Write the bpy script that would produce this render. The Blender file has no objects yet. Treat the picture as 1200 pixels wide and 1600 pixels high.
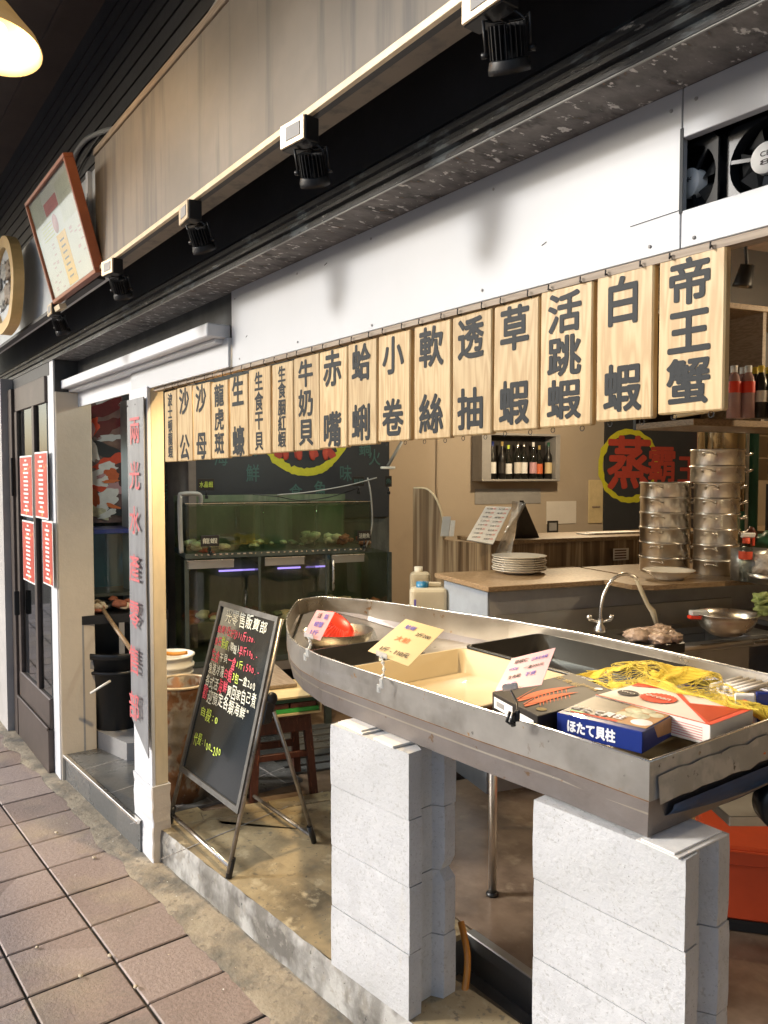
import bpy, bmesh, math, random
from mathutils import Vector, Matrix, noise
R = math.radians
random.seed(7)
S = bpy.context.scene
COL = S.collection
# ------------------------------------------------------------------ camera, world, sun
F = 1220.0; YAW = R(35.8); PIT = math.atan(56/F); CAMH = 1.73
cam = bpy.data.cameras.new('camera'); camo = bpy.data.objects.new('camera', cam); COL.objects.link(camo)
cam.sensor_fit = 'VERTICAL'; cam.sensor_height = 36; cam.lens = F/1600*36; cam.clip_end = 500; cam.clip_start = .05
FW = Vector((-math.cos(YAW)*math.cos(PIT), math.sin(YAW)*math.cos(PIT), -math.sin(PIT)))
camo.location = (0, 0, CAMH); camo.rotation_euler = FW.to_track_quat('-Z', 'Y').to_euler()
S.camera = camo
w = bpy.data.worlds.new("World"); S.world = w; w.use_nodes = True
nt = w.node_tree; bg = nt.nodes['Background']; sky = nt.nodes.new('ShaderNodeTexSky')
sky.sky_type = 'NISHITA'; sky.sun_disc = False; sky.sun_elevation = R(23); sky.sun_rotation = R(213)
sky.dust_density = 3; sky.ozone_density = 2
nt.links.new(sky.outputs[0], bg.inputs[0]); bg.inputs[1].default_value = .15
sl = bpy.data.lights.new('sun', 'SUN'); sl.energy = 1.6; sl.angle = R(9); sl.color = (1, .985, .965)
slo = bpy.data.objects.new('sun', sl); COL.objects.link(slo)
slo.rotation_euler = Vector((.55, .84, -.42)).to_track_quat('-Z', 'Y').to_euler()
S.view_settings.view_transform = 'Standard'; S.view_settings.look = 'None'
S.view_settings.exposure = .98; S.view_settings.gamma = 1
S.cycles.max_bounces = 8; S.cycles.transparent_max_bounces = 16

# ------------------------------------------------------------------ placing helpers
RT = FW.cross(Vector((0, 0, 1))).normalized(); UP = RT.cross(FW); C0 = Vector((0, 0, CAMH))
def ray(px, py): return FW + RT*((px-600)/F) + UP*((800-py)/F)
def PZ(px, py, z): d = ray(px, py); return C0 + d*((z-CAMH)/d.z)
def PY(px, py, y): d = ray(px, py); return C0 + d*(y/d.y)
def PX(px, py, x): d = ray(px, py); return C0 + d*(x/d.x)
def PD(px, py, t): return C0 + ray(px, py)*t
# the room behind is turned 13.7 degrees against the street front: u along its walls, v away from the street corner
RO = Vector((-4.414, 1.742, 0)); RU = Vector((.2366, .9716, 0)); RV = Vector((-.9716, .2366, 0)); UZ = Vector((0, 0, 1))
def W(u, v, z): return RO + RU*u + RV*v + UZ*z
def PV(px, py, v): d = ray(px, py); return C0 + d*((v-(C0-RO).dot(RV))/d.dot(RV))
AX, AY = Vector((1, 0, 0)), Vector((0, 1, 0))

# ------------------------------------------------------------------ materials
def lin(c):
    return tuple((x/12.92 if x <= .04045 else ((x+.055)/1.055)**2.4) for x in c)
def mat(name, col, rough=.6, metal=0, var=.12, scale=8, bump=.0, bscale=60, spots=None, streak=None, emit=None, stretch=None, coat=0, spec=.5, alpha=None):
    """procedural Principled: noise-varied colour, noise bump, optional spots (colour, scale, threshold) and second-layer stains"""
    m = bpy.data.materials.new(name); m.use_nodes = True; n = m.node_tree; N = n.nodes; L = n.links
    b = N['Principled BSDF']
    b.inputs['Roughness'].default_value = rough; b.inputs['Metallic'].default_value = metal
    b.inputs['Coat Weight'].default_value = coat; b.inputs['Specular IOR Level'].default_value = spec
    tc = N.new('ShaderNodeTexCoord'); mp = N.new('ShaderNodeMapping'); L.new(tc.outputs['Object'], mp.inputs[0])
    if stretch: mp.inputs['Scale'].default_value = stretch
    def nz(sc, det=5, src=mp):
        t = N.new('ShaderNodeTexNoise'); t.inputs['Scale'].default_value = sc; t.inputs['Detail'].default_value = det
        t.inputs['Roughness'].default_value = .62; L.new(src.outputs[0], t.inputs['Vector']); return t
    def ramp(fac, a, bb, ca, cb):
        r = N.new('ShaderNodeValToRGB'); r.color_ramp.elements[0].position = a; r.color_ramp.elements[1].position = bb
        r.color_ramp.elements[0].color = (*ca, 1); r.color_ramp.elements[1].color = (*cb, 1); L.new(fac, r.inputs[0]); return r
    c = Vector(col[:3]); t = nz(scale)
    cur = ramp(t.outputs[0], .3, .7, tuple(c*(1-var)), tuple(min(1, x) for x in c*(1+var))).outputs[0]
    if spots:
        for (sc, sscale, th, *wd_) in spots:
            s = nz(sscale, 4); f = ramp(s.outputs[0], th, th+(wd_[0] if wd_ else .05), (0, 0, 0), (1, 1, 1))
            mx = N.new('ShaderNodeMixRGB'); mx.inputs[2].default_value = (*sc, 1)
            L.new(f.outputs[0], mx.inputs[0]); L.new(cur, mx.inputs[1]); cur = mx.outputs[0]
    if streak:
        sc, st, th, amt = streak
        m2 = N.new('ShaderNodeMapping'); m2.inputs['Scale'].default_value = st; L.new(tc.outputs['Object'], m2.inputs[0])
        s = nz(1.0, 5, m2); f = ramp(s.outputs[0], th, th+.16, (0, 0, 0), (amt, amt, amt))
        mx = N.new('ShaderNodeMixRGB'); mx.inputs[2].default_value = (*sc, 1)
        L.new(f.outputs[0], mx.inputs[0]); L.new(cur, mx.inputs[1]); cur = mx.outputs[0]
    L.new(cur, b.inputs['Base Color'])
    if metal > .3:
        rr = ramp(t.outputs[0], .25, .75, (max(.04, rough-.1),)*3, (rough+.12,)*3); L.new(rr.outputs[0], b.inputs['Roughness'])
    if bump:
        t2 = nz(bscale, 4); bp = N.new('ShaderNodeBump'); bp.inputs['Strength'].default_value = bump; bp.inputs['Distance'].default_value = .01
        L.new(t2.outputs[0], bp.inputs['Height']); L.new(bp.outputs[0], b.inputs['Normal'])
    if emit: b.inputs['Emission Color'].default_value = (*emit[0], 1); b.inputs['Emission Strength'].default_value = emit[1]
    if alpha is not None: b.inputs['Alpha'].default_value = alpha
    return m
def glass(name, tint, gl=.1, rough=.03):
    m = bpy.data.materials.new(name); m.use_nodes = True; n = m.node_tree; N = n.nodes; L = n.links; N.remove(N['Principled BSDF'])
    o = N['Material Output']; t = N.new('ShaderNodeBsdfTransparent'); t.inputs[0].default_value = (*tint, 1)
    g = N.new('ShaderNodeBsdfGlossy'); g.inputs['Roughness'].default_value = rough
    fr = N.new('ShaderNodeFresnel'); fr.inputs[0].default_value = 1.45
    mx = N.new('ShaderNodeMixShader'); ma = N.new('ShaderNodeMath'); ma.operation = 'MULTIPLY_ADD'; ma.inputs[1].default_value = 1.0; ma.inputs[2].default_value = gl*.3
    ma.use_clamp = True; ge = N.new('ShaderNodeNewGeometry'); inv = N.new('ShaderNodeMath'); inv.operation = 'SUBTRACT'; inv.inputs[0].default_value = 1; L.new(ge.outputs['Backfacing'], inv.inputs[1]); m3 = N.new('ShaderNodeMath'); m3.operation = 'MULTIPLY'; L.new(inv.outputs[0], m3.inputs[1])
    L.new(fr.outputs[0], ma.inputs[0]); L.new(ma.outputs[0], m3.inputs[0]); L.new(m3.outputs[0], mx.inputs[0]); L.new(t.outputs[0], mx.inputs[1]); L.new(g.outputs[0], mx.inputs[2]); L.new(mx.outputs[0], o.inputs[0])
    return m
def wood(name, c1, c2, axis=(18, 18, 1.6), rough=.5, wave=True, coat=.0):
    m = bpy.data.materials.new(name); m.use_nodes = True; n = m.node_tree; N = n.nodes; L = n.links; b = N['Principled BSDF']
    tc = N.new('ShaderNodeTexCoord'); oi = N.new('ShaderNodeObjectInfo'); add = N.new('ShaderNodeVectorMath'); add.operation = 'MULTIPLY_ADD'
    L.new(oi.outputs['Random'], add.inputs[0]); add.inputs[1].default_value = (37, 53, 71); L.new(tc.outputs['Object'], add.inputs[2])
    mp = N.new('ShaderNodeMapping'); mp.inputs['Scale'].default_value = axis; L.new(add.outputs[0], mp.inputs[0])
    t = N.new('ShaderNodeTexNoise'); t.inputs['Scale'].default_value = 1.0; t.inputs['Detail'].default_value = 3; L.new(mp.outputs[0], t.inputs[0])
    mu = N.new('ShaderNodeMath'); mu.operation = 'MULTIPLY'; mu.inputs[1].default_value = 9; L.new(t.outputs[0], mu.inputs[0])
    fr = N.new('ShaderNodeMath'); fr.operation = 'PINGPONG'; fr.inputs[1].default_value = .5; L.new(mu.outputs[0], fr.inputs[0])
    r = N.new('ShaderNodeValToRGB'); r.color_ramp.elements[0].position = .05; r.color_ramp.elements[1].position = .42
    r.color_ramp.elements[0].color = (*c2, 1); r.color_ramp.elements[1].color = (*c1, 1); L.new(fr.outputs[0], r.inputs[0])
    # board to board tone
    hv = N.new('ShaderNodeHueSaturation'); L.new(r.outputs[0], hv.inputs['Color'])
    mr = N.new('ShaderNodeMapRange'); mr.inputs[3].default_value = .86; mr.inputs[4].default_value = 1.1; L.new(oi.outputs['Random'], mr.inputs[0]); L.new(mr.outputs[0], hv.inputs['Value'])
    L.new(hv.outputs[0], b.inputs['Base Color']); b.inputs['Roughness'].default_value = rough; b.inputs['Coat Weight'].default_value = coat
    bp = N.new('ShaderNodeBump'); bp.inputs['Strength'].default_value = .15; bp.inputs['Distance'].default_value = .003; L.new(t.outputs[0], bp.inputs['Height']); L.new(bp.outputs[0], b.inputs['Normal'])
    return m
def snapmat(name, size, c1, c2, rough, joint=None, bump=.3, stain=None):
    """floor tiles: random tone per cell of an aligned grid (object space), surface pitting, stains"""
    m = bpy.data.materials.new(name); m.use_nodes = True; n = m.node_tree; N = n.nodes; L = n.links; b = N['Principled BSDF']
    tc = N.new('ShaderNodeTexCoord'); sn = N.new('ShaderNodeVectorMath'); sn.operation = 'SNAP'; sn.inputs[1].default_value = (*size, 10)
    L.new(tc.outputs['Object'], sn.inputs[0]); wn = N.new('ShaderNodeTexWhiteNoise'); L.new(sn.outputs[0], wn.inputs['Vector'])
    mx = N.new('ShaderNodeMixRGB'); mx.inputs[1].default_value = (*c1, 1); mx.inputs[2].default_value = (*c2, 1); L.new(wn.outputs['Value'], mx.inputs[0])
    def nz(sc, d=6):
        t = N.new('ShaderNodeTexNoise'); t.inputs['Scale'].default_value = sc; t.inputs['Detail'].default_value = d; t.inputs['Roughness'].default_value = .65; L.new(tc.outputs['Object'], t.inputs[0]); return t
    cur = mx.outputs[0]
    t = nz(70); r = N.new('ShaderNodeValToRGB'); r.color_ramp.elements[0].position = .3; r.color_ramp.elements[1].position = .7
    r.color_ramp.elements[0].color = (.75, .74, .74, 1); r.color_ramp.elements[1].color = (1.15, 1.15, 1.15, 1); L.new(t.outputs[0], r.inputs[0])
    mm = N.new('ShaderNodeMixRGB'); mm.blend_type = 'MULTIPLY'; mm.inputs[0].default_value = 1; L.new(cur, mm.inputs[1]); L.new(r.outputs[0], mm.inputs[2]); cur = mm.outputs[0]
    for (col, sc, th, amt) in (stain or []):
        s = nz(sc); rr = N.new('ShaderNodeValToRGB'); rr.color_ramp.elements[0].position = th; rr.color_ramp.elements[1].position = th+.14
        rr.color_ramp.elements[0].color = (0, 0, 0, 1); rr.color_ramp.elements[1].color = (amt, amt, amt, 1); L.new(s.outputs[0], rr.inputs[0])
        q = N.new('ShaderNodeMixRGB'); L.new(rr.outputs[0], q.inputs[0]); L.new(cur, q.inputs[1]); q.inputs[2].default_value = (*col, 1); cur = q.outputs[0]
    L.new(cur, b.inputs['Base Color'])
    t3 = nz(3); mr = N.new('ShaderNodeMapRange'); mr.inputs[3].default_value = rough-.15; mr.inputs[4].default_value = rough+.15; L.new(t3.outputs[0], mr.inputs[0]); L.new(mr.outputs[0], b.inputs['Roughness'])
    bp = N.new('ShaderNodeBump'); bp.inputs['Strength'].default_value = bump; bp.inputs['Distance'].default_value = .006; L.new(t.outputs[0], bp.inputs['Height']); L.new(bp.outputs[0], b.inputs['Normal'])
    return m
M = {}
M['white_paint'] = mat('white_paint', (.66, .67, .69), .45, var=.04, scale=5, bump=.05, spots=[((.55, .53, .5), 30, .76)], streak=((.5, .5, .5), (6, 6, .9), .62, .25))
M['fascia'] = mat('fascia', (.50, .51, .525), .45, var=.03, scale=3, bump=.03, bscale=20, spots=[((.3, .28, .26), 24, .8)], streak=((.55, .53, .5), (5, 5, 1.5), .66, .35))
M['cream_plaster'] = mat('cream_plaster', (.62, .545, .44), .75, var=.06, scale=4, bump=.25, bscale=25, streak=((.42, .37, .3), (5, 5, 2), .6, .5))
M['grey_plaster'] = mat('grey_plaster', (.42, .4, .38), .8, var=.12, scale=4, bump=.3, bscale=30)
M['black_paint'] = mat('black_paint', (.03, .031, .034), .5, var=.25, scale=4, bump=.12, bscale=25, spots=[((.10, .10, .09), 40, .78)], streak=((.06, .065, .07), (3, 3, 6), .58, .5))
M['peeling'] = mat('peeling', (.022, .024, .027), .42, var=.3, scale=6, bump=.3, bscale=60, stretch=(1, 2, 3), spots=[((.10, .12, .13), 7, .56), ((.45, .44, .41), 20, .65), ((.4, .4, .37), 80, .69)])
M['soffit_grey'] = mat('soffit_grey', (.17, .16, .15), .7, var=.4, scale=12, bump=.3, stretch=(2, 1, 1), spots=[((.07, .065, .06), 9, .54, .1), ((.7, .68, .64), 26, .6), ((.16, .1, .06), 18, .64)])
M['dark_gap'] = mat('dark_gap', (.05, .05, .048), .8, var=.3)
M['brown_ceiling'] = mat('brown_ceiling', (.07, .05, .04), .6, var=.3, scale=2, bump=.08)
M['sign_steel'] = mat('sign_steel', (.20, .17, .135), .6, 0, var=.2, scale=2.5, bump=.04, bscale=8, spots=[((.17, .145, .115), 2.2, .48, .2)], streak=((.10, .09, .08), (16, 16, 1.0), .5, .9))
M['light_panel'] = mat('light_panel', (.55, .58, .6), .4, var=.08)
M['brass_strip'] = mat('brass_strip', (.62, .5, .34), .4, .3, var=.15, scale=20, spots=[((.2, .15, .1), 18, .7)])
M['paving'] = snapmat('paving', (.30, .2845), (.27, .205, .175), (.37, .295, .26), .45, bump=.75, stain=[((.40, .32, .22), 1.9, .52, .6), ((.16, .14, .13), 4, .55, .6)])
M['joint'] = mat('joint', (.10, .085, .07), .95, var=.3, scale=30, bump=.3)
M['cement'] = mat('cement', (.31, .265, .195), .85, var=.25, scale=4, bump=.6, bscale=35, spots=[((.22, .23, .12), 5, .56, .2), ((.38, .33, .24), 9, .55, .15), ((.12, .11, .1), 5, .47, .22), ((.2, .17, .13), 26, .56, .08), ((.7, .68, .62), 110, .72)])
M['kerb_paint'] = mat('kerb_paint', (.42, .41, .38), .8, var=.15, scale=8, bump=.35, bscale=40, spots=[((.13, .12, .105), 4.5, .47, .14), ((.3, .28, .24), 16, .54, .1), ((.05, .05, .045), 45, .66)], streak=((.15, .14, .12), (9, 9, 3), .46, .8))
M['platform'] = mat('platform', (.40, .32, .19), .45, var=.15, scale=5, bump=.25, bscale=25, spots=[((.14, .115, .075), 2.6, .44, .22), ((.45, .38, .25), 14, .56, .12), ((.2, .17, .12), 30, .58, .08), ((.06, .05, .045), 70, .66)])  # concrete; yellow of the lamplight is part of this base colour
M['wet_floor'] = mat('wet_floor', (.23, .165, .115), .25, var=.25, scale=5, bump=.15, bscale=18, spots=[((.14, .1, .07), 4, .5, .2), ((.3, .23, .16), 9, .58, .12)])
M['dark_tile'] = snapmat('dark_tile', (.4, .4), (.10, .105, .105), (.14, .14, .135), .28, bump=.1, stain=[((.2, .18, .15), 3, .6, .5)])
M['gutter'] = mat('gutter', (.12, .12, .115), .7, var=.35, scale=6, bump=.4, bscale=30)
M['asphalt'] = mat('asphalt', (.16, .16, .16), .9, var=.2, scale=3, bump=.3)
M['block'] = mat('block', (.52, .525, .53), .85, var=.1, scale=14, bump=.35, bscale=70, spots=[((.36, .36, .345), 3.5, .5, .3), ((.42, .42, .41), 90, .58, .06), ((.25, .25, .24), 150, .65)], streak=((.55, .5, .38), (9, 9, 1.2), .64, .5))
M['ply'] = mat('ply', (.7, .68, .64), .6, var=.1)
M['hull'] = mat('hull', (.29, .275, .25), .42, .6, var=.25, scale=4, bump=.12, bscale=10, spots=[((.19, .175, .155), 5, .5, .2), ((.6, .6, .57), 34, .72, .03), ((.24, .21, .18), 14, .64, .04), ((.30, .17, .07), 22, .66, .05), ((.14, .13, .12), 60, .68)], streak=((.33, .31, .3), (2.5, 2.5, 14), .56, .6))
M['hull_skirt'] = mat('hull_skirt', (.24, .215, .2), .42, .7, var=.15, scale=5, bump=.1, spots=[((.27, .25, .24), 4, .52, .2), ((.2, .13, .08), 24, .66)])
M['transom'] = mat('transom', (.38, .39, .38), .5, .5, var=.18, scale=6, bump=.2, bscale=30, spots=[((.5, .5, .48), 6, .56, .05), ((.11, .1, .085), 26, .63), ((.2, .14, .08), 16, .66)])
M['hull_in'] = mat('hull_in', (.33, .295, .24), .33, .75, var=.12, scale=5, bump=.05, spots=[((.40, .37, .32), 4, .5, .2), ((.25, .13, .05), 12, .66)])
M['edge_steel'] = mat('edge_steel', (.75, .72, .66), .25, .9, var=.1)
M['blue_hull'] = mat('blue_hull', (.012, .045, .12), .4, var=.2, spots=[((.5, .55, .6), 90, .75)])
M['end_blue'] = mat('end_blue', (.25, .28, .32), .5)
M['easel_frame'] = mat('easel_frame', (.10, .098, .092), .45, .3, var=.3, scale=20)
M['steel'] = mat('steel', (.80, .77, .72), .27, 1, var=.06, scale=3)
M['steel_dull'] = mat('steel_dull', (.42, .42, .41), .35, .85, var=.12, scale=4, spots=[((.2, .2, .19), 10, .7)])
M['pine'] = wood('pine', (.53, .385, .195), (.42, .275, .12), (20, 20, 2.0), .5)
M['wood_dull'] = wood('wood_dull', (.30, .235, .17), (.22, .165, .115), (2, 20, 30), .6)
M['plank'] = wood('plank', (.30, .205, .115), (.21, .135, .07), (10, 10, 30), .45)
M['stool_wood'] = mat('stool_wood', (.085, .024, .014), .4, var=.4, scale=14, bump=.1, stretch=(4, 4, 1), spots=[((.25, .08, .04), 18, .62)])
M['pale_wood'] = mat('pale_wood', (.62, .5, .28), .5, var=.12, scale=10)
M['pine_post'] = mat('pine_post', (.68, .57, .38), .6, var=.1, scale=6, stretch=(4, 4, 1))
M['ink'] = mat('ink', (.013, .016, .018), .55, var=.15, spec=.25)
M['sign_grey'] = mat('sign_grey', (.25, .255, .265), .45, .3, var=.2, scale=6, bump=.1, stretch=(3, 3, .8), spots=[((.33, .33, .33), 20, .66)])
M['sign_red'] = mat('sign_red', (.55, .13, .14), .5, var=.12, scale=30)
M['rust_drum'] = mat('rust_drum', (.26, .22, .17), .42, .55, var=.4, scale=7, bump=.2, spots=[((.19, .09, .04), 6, .5), ((.5, .45, .36), 9, .66), ((.08, .05, .03), 14, .64)], stretch=(1, 1, .7))
M['black_plastic'] = mat('black_plastic', (.011, .012, .013), .38, var=.2)
M['black_metal'] = mat('black_metal', (.014, .014, .015), .45, .2, var=.3)
M['pole_metal'] = mat('pole_metal', (.32, .29, .25), .35, .8, var=.3, scale=20, spots=[((.1, .07, .05), 30, .66)])
M['chalkboard'] = mat('chalkboard', (.017, .021, .024), .16, var=.3, scale=3, coat=.1, spots=[((.03, .035, .037), 4, .6)])
for nme, c in dict(chalk_white=(.75, .75, .62), chalk_red=(.8, .07, .12), chalk_yellow=(.6, .75, .1), green_ink=(.055, .13, .115), red_brush=(.42, .055, .035), ring_yellow=(.55, .53, .03),
                   print_white=(.8, .8, .78), print_red=(.72, .09, .04), purple_ink=(.13, .1, .42), orange_ink=(.75, .2, .06), dark_ink=(.05, .04, .04), gold=(.42, .3, .1), shrimp=(.62, .14, .05), white_ink=(.85, .85, .85)).items():
    M[nme] = mat(nme, c, .6, var=.08, scale=40)
M['banner'] = mat('banner', (.032, .036, .042), .5, var=.15, scale=3)
M['beige_wall'] = mat('beige_wall', (.42, .35, .27), .75, var=.05, scale=2, bump=.08, streak=((.3, .25, .19), (1.5, 1.5, 1.5), .58, .4))
M['back_dark'] = mat('back_dark', (.09, .095, .085), .8, var=.4, scale=3, bump=.3, streak=((.03, .03, .028), (8, 8, 1.5), .52, .7))
M['int_ceiling'] = mat('int_ceiling', (.16, .13, .11), .8, var=.2)
M['poster_dark'] = mat('poster_dark', (.16, .10, .095), .2, var=.5, scale=6); M['maroon'] = mat('maroon', (.12, .02, .025), .25, var=.3)
M['alg_glass'] = glass('alg_glass', (.84, .87, .80), .1)
M['alg_back'] = mat('alg_back', (.115, .15, .085), .6, var=.4, scale=5, bump=.1, stretch=(1, 1, .5), streak=((.2, .215, .15), (9, 9, .8), .5, .8))
M['clear'] = glass('clear', (.9, .93, .93), .1)
M['door_glass'] = glass('door_glass', (.55, .6, .6), .35)
M['bottle_glass'] = glass('bottle_glass', (.7, .75, .72), .15)
M['water_line'] = glass('water_line', (.6, .75, .62), .25, .1)
M['tank_frame'] = mat('tank_frame', (.07, .085, .075), .4, .3, var=.3, scale=12)
M['pvc'] = mat('pvc', (.32, .32, .3), .5, var=.15)
M['shell'] = mat('shell', (.5, .42, .3), .7, var=.35, scale=30, bump=.4)
M['shell_pale'] = mat('shell_pale', (.62, .6, .42), .7, var=.3, scale=25, bump=.4)
M['shell_red'] = mat('shell_red', (.3, .1, .05), .7, var=.4, scale=20, bump=.4)
M['uv'] = mat('uv', (.5, .45, .9), .4, emit=((.36, .25, 1), 1.2))
M['cream_plastic'] = mat('cream_plastic', (.50, .40, .24), .38, var=.04, scale=5, coat=.2)
M['tub_black'] = mat('tub_black', (.014, .013, .012), .3, var=.3, spots=[((.04, .038, .035), 60, .7)])
M['red_plastic'] = mat('red_plastic', (.70, .045, .018), .35, var=.06)
M['orange_plastic'] = mat('orange_plastic', (.55, .07, .02), .4, var=.08, coat=.2)
M['white_plastic'] = mat('white_plastic', (.72, .70, .62), .4, var=.06)
M['jug_plastic'] = mat('jug_plastic', (.48, .43, .32), .4, var=.08)
M['blue_plastic'] = mat('blue_plastic', (.02, .16, .32), .35, var=.15)
M['bottle_pink'] = mat('bottle_pink', (.45, .27, .25), .2, var=.15, coat=.3, alpha=.8)
M['box_black'] = mat('box_black', (.022, .018, .016), .5, var=.15)
M['box_blue'] = mat('box_blue', (.012, .03, .19), .35, var=.06, coat=.3)
M['box_tan'] = mat('box_tan', (.45, .24, .10), .5, var=.2, scale=18)
M['box_white'] = mat('box_white', (.74, .70, .62), .5, var=.05)
M['box_olive'] = mat('box_olive', (.16, .14, .11), .4, var=.3, scale=12)
M['card_pink'] = mat('card_pink', (.56, .31, .33), .4, var=.03, coat=.15)
M['card_yellow'] = mat('card_yellow', (.56, .43, .22), .4, var=.03, coat=.15)
M['paper'] = mat('paper', (.66, .62, .56), .6, var=.05)
M['poster_red'] = mat('poster_red', (.48, .06, .035), .5, var=.15, scale=10, spots=[((.7, .42, .12), 9, .62)])
M['net'] = mat('net', (.72, .53, .06), .5, var=.1)
M['bag'] = mat('bag', (.62, .56, .5), .3, var=.25, scale=30, bump=.5, coat=.3)
M['meat'] = mat('meat', (.45, .33, .25), .35, var=.35, scale=22, bump=.8, bscale=30, coat=.3)
M['ivory'] = mat('ivory', (.6, .57, .46), .6, var=.1, scale=20); M['strip_orange'] = mat('strip_orange', (.8, .42, .03), .6, var=.15, scale=30)
M['tile_beige'] = mat('tile_beige', (.42, .32, .2), .35, var=.06)
M['green_tube'] = mat('green_tube', (.05, .2, .14), .4, var=.15)
M['warm_reflect_steel'] = mat('warm_reflect_steel', (.45, .36, .22), .18, .9, var=.2, scale=3)  # stainless duct, its warm reflection painted into the metal colour
M['ceramic'] = mat('ceramic', (.78, .74, .66), .2, var=.02, coat=.5)
M['concrete_c'] = mat('concrete_c', (.30, .29, .28), .6, var=.12, scale=8, bump=.1)
M['hose'] = mat('hose', (.55, .22, .03), .4, var=.2)
M['frame_copper'] = mat('frame_copper', (.30, .10, .05), .35, .3, var=.15)
M['rim_wood'] = mat('rim_wood', (.62, .42, .17), .5, var=.12, scale=12, bump=.1)
M['lamp_shade'] = mat('lamp_shade', (.75, .6, .35), .5, emit=((1, .58, .2), .12))
M['bulb'] = mat('bulb', (1, .8, .5), .5, emit=((1, .72, .4), 5))
M['door_brown'] = mat('door_brown', (.075, .058, .05), .45, .3, var=.2, scale=5, streak=((.13, .1, .09), (4, 4, 9), .56, .6))
def stripes_mat():
    m = bpy.data.materials.new('stripe_laminate'); m.use_nodes = True; n = m.node_tree; N = n.nodes; L = n.links; b = N['Principled BSDF']
    tc = N.new('ShaderNodeTexCoord'); mp = N.new('ShaderNodeMapping'); mp.inputs['Scale'].default_value = (22, 22, .7); L.new(tc.outputs['Object'], mp.inputs[0])
    t = N.new('ShaderNodeTexNoise'); t.inputs['Scale'].default_value = 1; t.inputs['Detail'].default_value = 2; L.new(mp.outputs[0], t.inputs[0])
    r = N.new('ShaderNodeValToRGB'); r.color_ramp.interpolation = 'LINEAR'
    e = r.color_ramp.elements; e[0].position = .3; e[0].color = (.08, .048, .025, 1); e[1].position = .72; e[1].color = (.42, .32, .2, 1)
    x = e.new(.48); x.color = (.2, .13, .07, 1); x = e.new(.53); x.color = (.36, .27, .17, 1); x = e.new(.6); x.color = (.2, .13, .075, 1)
    L.new(t.outputs[0], r.inputs[0]); L.new(r.outputs[0], b.inputs['Base Color']); b.inputs['Roughness'].default_value = .45
    return m
M['stripes'] = stripes_mat()

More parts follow.
